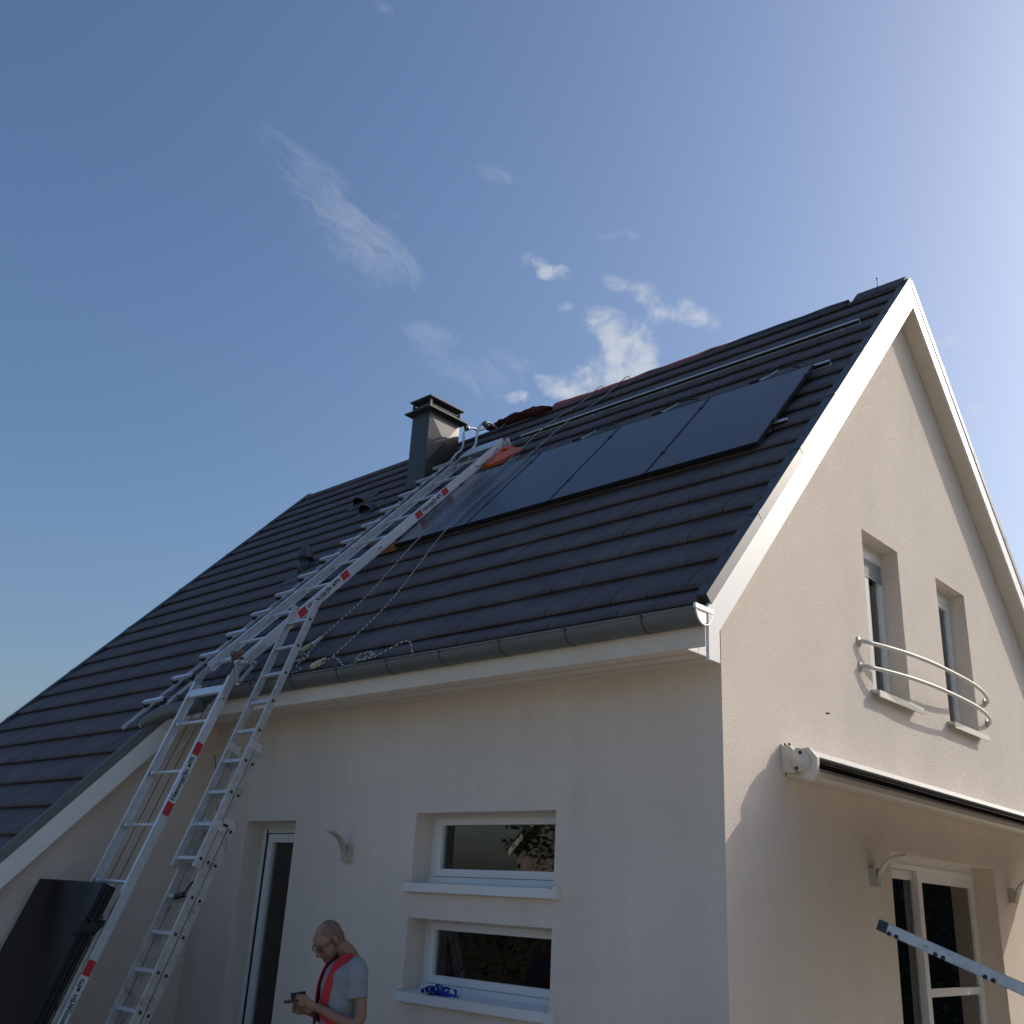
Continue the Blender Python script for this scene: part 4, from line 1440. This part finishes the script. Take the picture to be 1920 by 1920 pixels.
def make_person(origin, face, label, arms, head_pitch, head_yaw, gloves=False, bend=0.0, crouch=0.0, glasses=True, hands=None):
    f = Vector((*face, 0)).normalized()
    rgt = Vector((f.y, -f.x, 0))
    B = Vector(origin)
    root = thing('person', B, label, 'person')
    def T(p):
        x, y, z = p
        y += bend*max(0, z-.95)
        return B+rgt*x+f*y+Vector((0, 0, z))
    def ring(z, hx, hy, cy=0, cx=0, n=22, e=.85):
        pts = []
        for k in range(n):
            a = 2*math.pi*k/n
            ca, sa = math.cos(a), math.sin(a)
            pts.append(T((cx+hx*math.copysign(abs(ca)**e, ca), cy+hy*math.copysign(abs(sa)**e, sa), z)))
        return pts
    torso = [(.86, .155, .105, 0), (.95, .165, .115, -.005), (1.03, .160, .112, 0), (1.12, .160, .112, .008), (1.22, .172, .118, .012), (1.31, .182, .122, .008), (1.38, .185, .112, 0), (1.43, .165, .088, -.012), (1.465, .10, .068, -.022), (1.49, .062, .058, -.022)]
    body = MB()
    body.loft([ring(*t) for t in torso])
    def limb(mb, pts, rads, grow=0, sides=14):
        path = spline([T(p) for p in pts], 6)
        rr = np.interp(np.linspace(0, len(rads)-1, len(path)), range(len(rads)), rads)
        mb.tube(path, [float(a)+grow for a in rr], sides)
    # neck and head
    HC = Vector((0, .140, 1.578))
    hr = Matrix.Rotation(head_yaw, 3, 'Z') @ Matrix.Rotation(-head_pitch, 3, 'X')
    basis = Matrix(((rgt.x, f.x, 0), (rgt.y, f.y, 0), (0, 0, 1)))
    def H(p):
        return T(HC)+basis @ (hr @ Vector(p))
    R3 = basis @ hr
    nk = [T((0, -.025, 1.43)), T((0, -.012, 1.49)), H((0, -.035, -.055)), H((0, -.02, -.01))]
    body.tube(spline(nk, 5), [.064]*4+[.056]*7+[.058]*5, 16)
    for c, r_ in (((0, -.014, .032), (.0765, .098, .086)), ((0, .030, -.022), (.064, .068, .082)), ((0, .05, .028), (.066, .052, .055)), ((0, .058, -.088), (.040, .040, .030)), ((0, .082, -.100), (.022, .020, .018)),
                  ((.028, .045, -.062), (.036, .048, .040)), ((-.028, .045, -.062), (.036, .048, .040)), ((0, .090, .020), (.054, .014, .010)), ((0, .094, -.060), (.026, .014, .016)),
                  ((.033, .080, -.014), (.022, .020, .016)), ((-.033, .080, -.014), (.022, .020, .016)), ((.077, -.008, -.004), (.010, .020, .031)), ((-.077, -.008, -.004), (.010, .020, .031)), ((0, -.06, -.02), (.06, .05, .06))):
        vs, fs = ell(H(c), r_, R3)
        body.add(vs, fs)
    body.tube([H((0, .094, .022)), H((0, .106, .002)), H((0, .118, -.022)), H((0, .122, -.032)), H((0, .104, -.040))], [.009, .0105, .014, .0145, .010], 10)
    for sx in (-.011, .011):
        vs, fs = ell(H((sx, .108, -.033)), (.009, .012, .009), R3); body.add(vs, fs)
    # legs
    legs = [[(s_*.088, 0, .90), (s_*.095, .02+crouch*.25, .50-crouch*.1), (s_*.10, -.01, .09)] for s_ in (-1, 1)]
    for lg in legs:
        limb(body, lg, [.085, .062, .058, .042])
    # arms
    for (sh, elb, wr) in arms:
        limb(body, [(sh[0]*.82, sh[1], sh[2]+.005), sh, elb, wr], [.062, .058, .046, .041, .038, .034, .027])
    # hands: palm and five fingers
    gl_ = MB()
    target = gl_ if gloves else body
    if hands:
        for hd in hands:
            wr, mid, tipdir, across, thumb, curl = [Vector(a) if not isinstance(a, (int, float)) else a for a in hd]
            d = (mid-wr).normalized(); td = tipdir.normalized(); ac = across.normalized()
            pal = td.cross(ac)
            target.loft([[T(wr+d*(mid-wr).length*q+ac*(math.cos(a)*w_)+pal*(math.sin(a)*h_)) for a in [2*math.pi*k/12 for k in range(12)]] for q, w_, h_ in ((-.15, .026, .022), (.3, .034, .019), (.8, .042, .017), (1.05, .040, .014))])
            for i, (off, ln) in enumerate(((-.030, .068), (-.010, .076), (.010, .070), (.029, .056))):
                a = mid+ac*off
                p1 = a+td*ln*.42
                p2 = p1+(td*math.cos(curl)+thumb*math.sin(curl)).normalized()*ln*.34
                p3 = p2+(td*math.cos(curl*1.9)+thumb*math.sin(curl*1.9)).normalized()*ln*.28
                target.tube([T(a-td*.02), T(a), T(p1), T(p2), T(p3)], [.009, .0092, .0088, .0082, .0068], 8)
            b0 = wr.lerp(mid, .35)-ac*.028
            target.tube([T(b0), T(b0-ac*.018+td*.02+thumb*.012), T(b0-ac*.012+td*.048+thumb*.026), T(b0+td*.068+thumb*.03)], [.013, .012, .0105, .008], 8)
    bo = remeshed(body, 'body', ['skin', 'beard'], root, .0055, 3,
                  lambda c: 1 if (lambda q: (q.z < -.045 and q.y > .005 and q.z > -.14 and q.y < .13) or (q.z > -.06 and q.y < .028-abs(q.x)*.1+.5*max(0, q.z-.03)-3.0*max(0, q.z-.085) and q.y > -.13 and not (abs(q.x) > .079)))(R3.transposed() @ (Vector(c)-T(HC))) else 0)
    if gloves:
        remeshed(gl_, 'gloves', 'glove', root, .0055, 2)
    # clothes
    sh_ = MB()
    sh_.loft([ring(z, hx+.012, hy+.013, cy) for z, hx, hy, cy in torso[1:8]]+[ring(1.462, .112, .078, -.022)])
    for (sh, elb, wr) in arms:
        s_, e_ = Vector(sh), Vector(elb)
        limb(sh_, [(s_.x*.70, s_.y, s_.z+.0), s_, s_.lerp(e_, .30), s_.lerp(e_, .56)], [.066, .076, .072, .069, .071])
    so_ = remeshed(sh_, 'shirt', 'tshirt', root, .008, 4)
    # creases: drag folds running down from the shoulder and across the waist
    nn = [v.normal.copy() for v in so_.data.vertices]
    for v, n_ in zip(so_.data.vertices, nn):
        p = v.co
        k_ = noise.noise((p.x*10, p.y*10, p.z*5))*.006+noise.noise((p.x*7+p.z*12, p.y*7-p.z*9, p.z*15))*.007
        v.co = p+n_*k_
    tr = MB()
    tr.loft([ring(z, hx+.02, hy+.022, cy) for z, hx, hy, cy in torso[:3]])
    for lg in legs:
        limb(tr, lg, [.10, .082, .08, .075])
    remeshed(tr, 'trousers', ['redcloth'], root, .012, 3)
    for s_ in (-1, 1):
        sm = MB()
        vs, fs = ell(T((s_*.10, .05, .045)), (.05, .13, .05), basis); sm.add(vs, fs)
        sm.build('shoe', 'darkcloth', root)
    return root, T, H, ring
LF = (-.367, -.929)
man, T, H, ring = make_person((-2.400, -.905, 0), LF, 'bald man in grey shirt and red braces looking down at his phone', 
    arms=[((-.185, -.02, 1.405), (-.262, -.035, 1.105), (-.085, .20, 1.175)), ((.185, -.02, 1.405), (.262, .0, 1.10), (.075, .215, 1.14))],
    head_pitch=R(40), head_yaw=R(16),
    hands=[((-.085, .20, 1.175), (-.048, .275, 1.21), (.45, .85, -.05), (0, .25, 1), (.85, -.3, .25), .55), ((.075, .215, 1.14), (.045, .285, 1.16), (-.35, .9, .1), (0, .2, -1), (-.8, -.3, .35), .6)])
# braces
br = MB()
def strap(pts, w, out):
    path = spline([T(p) for p in pts], 5)
    for i, (a, b) in enumerate(zip(path, path[1:])):
        d = b-a
        o_ = Vector(out)
        side = d.normalized().cross(o_).normalized()
        n = side.cross(d.normalized()).normalized()
        br.obox(a-side*w/2-n*.003, side*w, d*1.08, n*.007)
f3 = Vector((*LF, 0)).normalized()
for s_ in (-1, 1):
    rg_ = Vector((f3.y, -f3.x, 0))
    strap([(s_*.080, -.114, 1.30), (s_*.088, -.100, 1.39), (s_*.096, -.062, 1.452), (s_*.098, -.01, 1.482)], .052, -f3*.5+Vector((0, 0, .7)))
    strap([(s_*.098, -.01, 1.482), (s_*.098, .055, 1.460), (s_*.098, .106, 1.40), (s_*.096, .138, 1.31), (s_*.082, .149, 1.22), (s_*.066, .152, 1.165)], .058, f3*.75+rg_*s_*.75+Vector((0, 0, .25)))
    strap([(s_*.064, .153, 1.165), (s_*.11, .138, 1.12), (s_*.160, .075, 1.075), (s_*.178, -.01, 1.05)], .06, f3*.6+rg_*s_*.6)
    strap([(s_*.080, -.118, 1.30), (s_*.05, -.130, 1.2), (s_*.02, -.134, 1.1), (s_*.02, -.138, 1.0)], .052, -f3)
br.build('braces', 'redcloth', man)
tb = MB()
strapb = br; br = tb
strap([(.10, .150, 1.13), (.06, .158, 1.05), (.03, .160, .97)], .05, f3)
br = strapb
tb.build('tool_strap', 'darkcloth', man)
# spectacles
m = MB()
for s_ in (-1, 1):
    cx = s_*.033
    rim = [H((cx+.026*math.cos(a), .1115-.006*abs(cx+.026*math.cos(a))/.06, .001+.018*math.sin(a))) for a in [2*math.pi*k/16 for k in range(16)]]
    m.tube(rim, .0022, 6, closed=True)
    m.tube([H((s_*.059, .106, .006)), H((s_*.074, .09, .008)), H((s_*.081, .02, .010)), H((s_*.082, -.015, .006)), H((s_*.081, -.03, -.012))], .0024, 6)
    m.add([H((cx+.0245*math.cos(a), .1115, .001+.0168*math.sin(a))) for a in [2*math.pi*k/12 for k in range(12)]], [tuple(range(12))], 1)
m.tube([H((-.008, .112, .004)), H((0, .114, .007)), H((.008, .112, .004))], .0022, 6)
m.build('spectacles', ['blackgloss', 'clearglass'], man)
m = MB()
for s_ in (-1, 1):
    m.tube([H((s_*.012, .101, .024)), H((s_*.035, .1, .030)), H((s_*.056, .086, .024))], .0028, 6)
m.build('eyebrows', 'brow', man)
ph = MB()
pc = Vector((0.0, .318, 1.205)); pd = Vector((.05, 1, -.16)).normalized(); ps = Vector((1, -.05, .0)).normalized(); pn = pd.cross(ps).normalized()
def phone_plate(c, d, s_, w, l, t):
    n = d.cross(s_).normalized()
    q = [c-s_*w/2-d*l/2, c+s_*w/2-d*l/2, c+s_*w/2+d*l/2, c-s_*w/2+d*l/2]
    ph.add([T(p-n*t/2) for p in q]+[T(p+n*t/2) for p in q], [(0, 1, 2, 3), (7, 6, 5, 4), (0, 4, 5, 1), (1, 5, 6, 2), (2, 6, 7, 3), (3, 7, 4, 0)])
phone_plate(pc, pd, ps, .072, .145, .012)
phone_plate(pc+Vector((.05, -.03, .020)), pd, Vector((.80, 0, .60)), .07, .10, .006)
tag(ph.build('phone', 'phone'), 'black phone in an open flip case held by the man', 'phone')
# black work glove clamped over the edge of the carried panels
m = MB()
we, he = LQ(-4.690, -.27, .03), LQ(-4.655, -.335, .075)
gd = (he-we).normalized()
m.loft([[c_+(X1*math.cos(a)*w_+LD*math.sin(a)*h_) for a in [2*math.pi*k/12 for k in range(12)]] for c_, w_, h_ in ((we, .030, .034), (we.lerp(he, .5), .034, .040), (he, .030, .044), (LQ(-4.650, -.35, .13), .020, .046), (LQ(-4.652, -.352, .16), .016, .042))])
for i_, off in enumerate((-.034, -.012, .010, .031)):
    p0_ = LQ(-4.652, -.352+off, .15)
    m.tube(spline([p0_, LQ(-4.652, -.36+off, .196), LQ(-4.668, -.372+off*1.05, .214), LQ(-4.70, -.386+off*1.05, .212), LQ(-4.735+.012*abs(i_-1.5), -.398+off*1.05, .206)], 4), [.011]*9+[.010]*5+[.0085]*3, 8)
m.tube(spline([LQ(-4.655, -.31, .10), LQ(-4.652, -.285, .15), LQ(-4.662, -.272, .20), LQ(-4.695, -.278, .207)], 4), .0115, 8)
gl = remeshed(m, 'work_glove', 'glove', None, .005, 2)
tag(gl, 'black work glove gripping the right edge of the panels carried on the hoist', 'glove')

# ------------------------------------------------------------------ the street side, seen mirrored in the window panes
def neighbour(loc, ang, w, l, eav, rdg, label):
    root = thing('house', loc, label, 'house', 'houses across the garden')
    rot = Matrix.Rotation(ang, 3, 'Z')
    P_ = lambda x, y, z: Vector(loc)+rot @ Vector((x, y, z))
    m = MB()
    m.prism([P_(-w/2, -l/2, 0), P_(w/2, -l/2, 0), P_(w/2, -l/2, eav), P_(0, -l/2, rdg), P_(-w/2, -l/2, eav)], rot @ Vector((0, l, 0)))
    m.build('wall', 'render2', root)
    m = MB()
    for s_ in (-1, 1):
        sl_ = Vector((s_*w/2, 0, eav-rdg)).normalized()
        L = math.hypot(w/2, rdg-eav)+.4
        a = P_(0, -l/2-.35, rdg+.12)
        m.obox(a, rot @ (sl_*L), rot @ Vector((0, l+.7, 0)), rot @ Vector((0, 0, .12)))
    ro_ = m.build('roof', 'rooftwo', root)
    m = MB()
    for s_ in (-1, 1):
        sl_ = Vector((s_*w/2, 0, eav-rdg)).normalized()
        L = math.hypot(w/2, rdg-eav)+.4
        for yy in (-l/2-.38, l/2+.35):
            m.obox(P_(0, yy, rdg-.08), rot @ (sl_*L), rot @ Vector((0, .03, 0)), rot @ Vector((0, 0, .22)))
    m.build('rake_fascia', 'white', root)
    for x in (-1.6, 1.2):
        for z in (.9, 3.4):
            m = MB(); m.obox(P_(x, l/2+.002, z), rot @ Vector((1.1, 0, 0)), rot @ Vector((0, .04, 0)), (0, 0, 1.3)); m.build('window', 'blackgloss', root)
neighbour((-19.6, -25.8, 0), R(-38), 8, 11, 3.6, 8.6, 'cream neighbouring house with white roof edges, mirrored in the upper low window')
neighbour((1, -34, 0), R(10), 9, 10, 3.4, 8.2, 'cream neighbouring house with a dark roof straight across the garden')
def tree(loc, h, rad, seed, label):
    rr = random.Random(seed)
    root = thing('tree', loc, label, 'tree', 'garden trees')
    L = Vector(loc)
    m = MB()
    m.tube(spline([L, L+Vector((.08, .05, h*.3)), L+Vector((-.05, .1, h*.6)), L+Vector((.1, 0, h*.88))], 4), list(np.linspace(.2, .03, 13)), 8)
    for k in range(9):
        a = rr.random()*6.28; z = h*rr.uniform(.35, .7)
        m.tube([L+Vector((0, 0, z)), L+Vector((math.cos(a)*rad*.5, math.sin(a)*rad*.5, z+h*.12)), L+Vector((math.cos(a)*rad*.85, math.sin(a)*rad*.85, z+h*.18))], [.07, .04, .015], 5)
    m.build('trunk', 'bark', root)
    m = MB()
    cl = [(L+Vector((rr.gauss(0, rad*.42), rr.gauss(0, rad*.42), h*.66+rr.gauss(0, h*.15))), rad*rr.uniform(.22, .42)) for _ in range(46)]
    for _ in range(5200):
        c, q = rr.choice(cl)
        d = Vector((rr.gauss(0, 1), rr.gauss(0, 1), rr.gauss(0, .8))).normalized()*q*rr.random()**.4
        p = c+d
        a = Vector((rr.gauss(0, 1), rr.gauss(0, 1), rr.gauss(0, 1))).normalized()
        b = a.orthogonal().normalized()
        s_ = rr.uniform(.07, .13)
        m.add([p-a*s_, p+b*s_*.55, p+a*s_, p-b*s_*.55], [(0, 1, 2, 3)])
    m.build('crown', 'leaf', root, fix=False)
tree((-15.5, -17, 0), 8.5, 2.6, 5, 'leafy garden tree standing on the lawn beside the cream neighbouring house')
tree((9.5, 22, 0), 7.5, 2.8, 8, 'leafy garden tree behind the patio on the sunny side')
tree((13.5, 27, 0), 9, 3.2, 9, 'tall leafy garden tree farthest from the patio')

def hedge(a, b, h, d, seed, label):  # unseen hedges, added so that the panes mirror something dark
    rr = random.Random(seed)
    a, b = Vector(a), Vector(b)
    root = thing('hedge', (a+b)/2, label, 'hedge', 'hedges added to darken reflections')
    u = (b-a); n = u.normalized().cross(Vector((0, 0, 1)))
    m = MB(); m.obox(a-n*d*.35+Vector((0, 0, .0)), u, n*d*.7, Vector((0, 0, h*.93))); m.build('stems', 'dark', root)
    m = MB()
    for _ in range(int(u.length*420)):
        f_ = rr.random()
        if rr.random() < .7: p = a+u*rr.random()+n*(rr.choice((-1, 1))*d*.5+rr.gauss(0, .05))+Vector((0, 0, h*rr.random()))
        else: p = a+u*rr.random()+n*d*(rr.random()-.5)+Vector((0, 0, h+rr.gauss(0, .06)))
        q = Vector((rr.gauss(0, 1), rr.gauss(0, 1), rr.gauss(0, 1))).normalized(); w = q.orthogonal().normalized()
        s_ = rr.uniform(.06, .11)
        m.add([p-q*s_, p+w*s_*.6, p+q*s_, p-w*s_*.6], [(0, 1, 2, 3)])
    m.build('foliage', 'leaf', root, fix=False)
hedge((-20, -10.5, 0), (-7, -18, 0), 1.9, .8, 21, 'unseen dark hedge added to darken the reflection in the lower low window')
hedge((1.5, 17.5, 0), (14, 15.5, 0), 3.0, .9, 22, 'unseen tall hedge added to darken the reflection in the patio door')
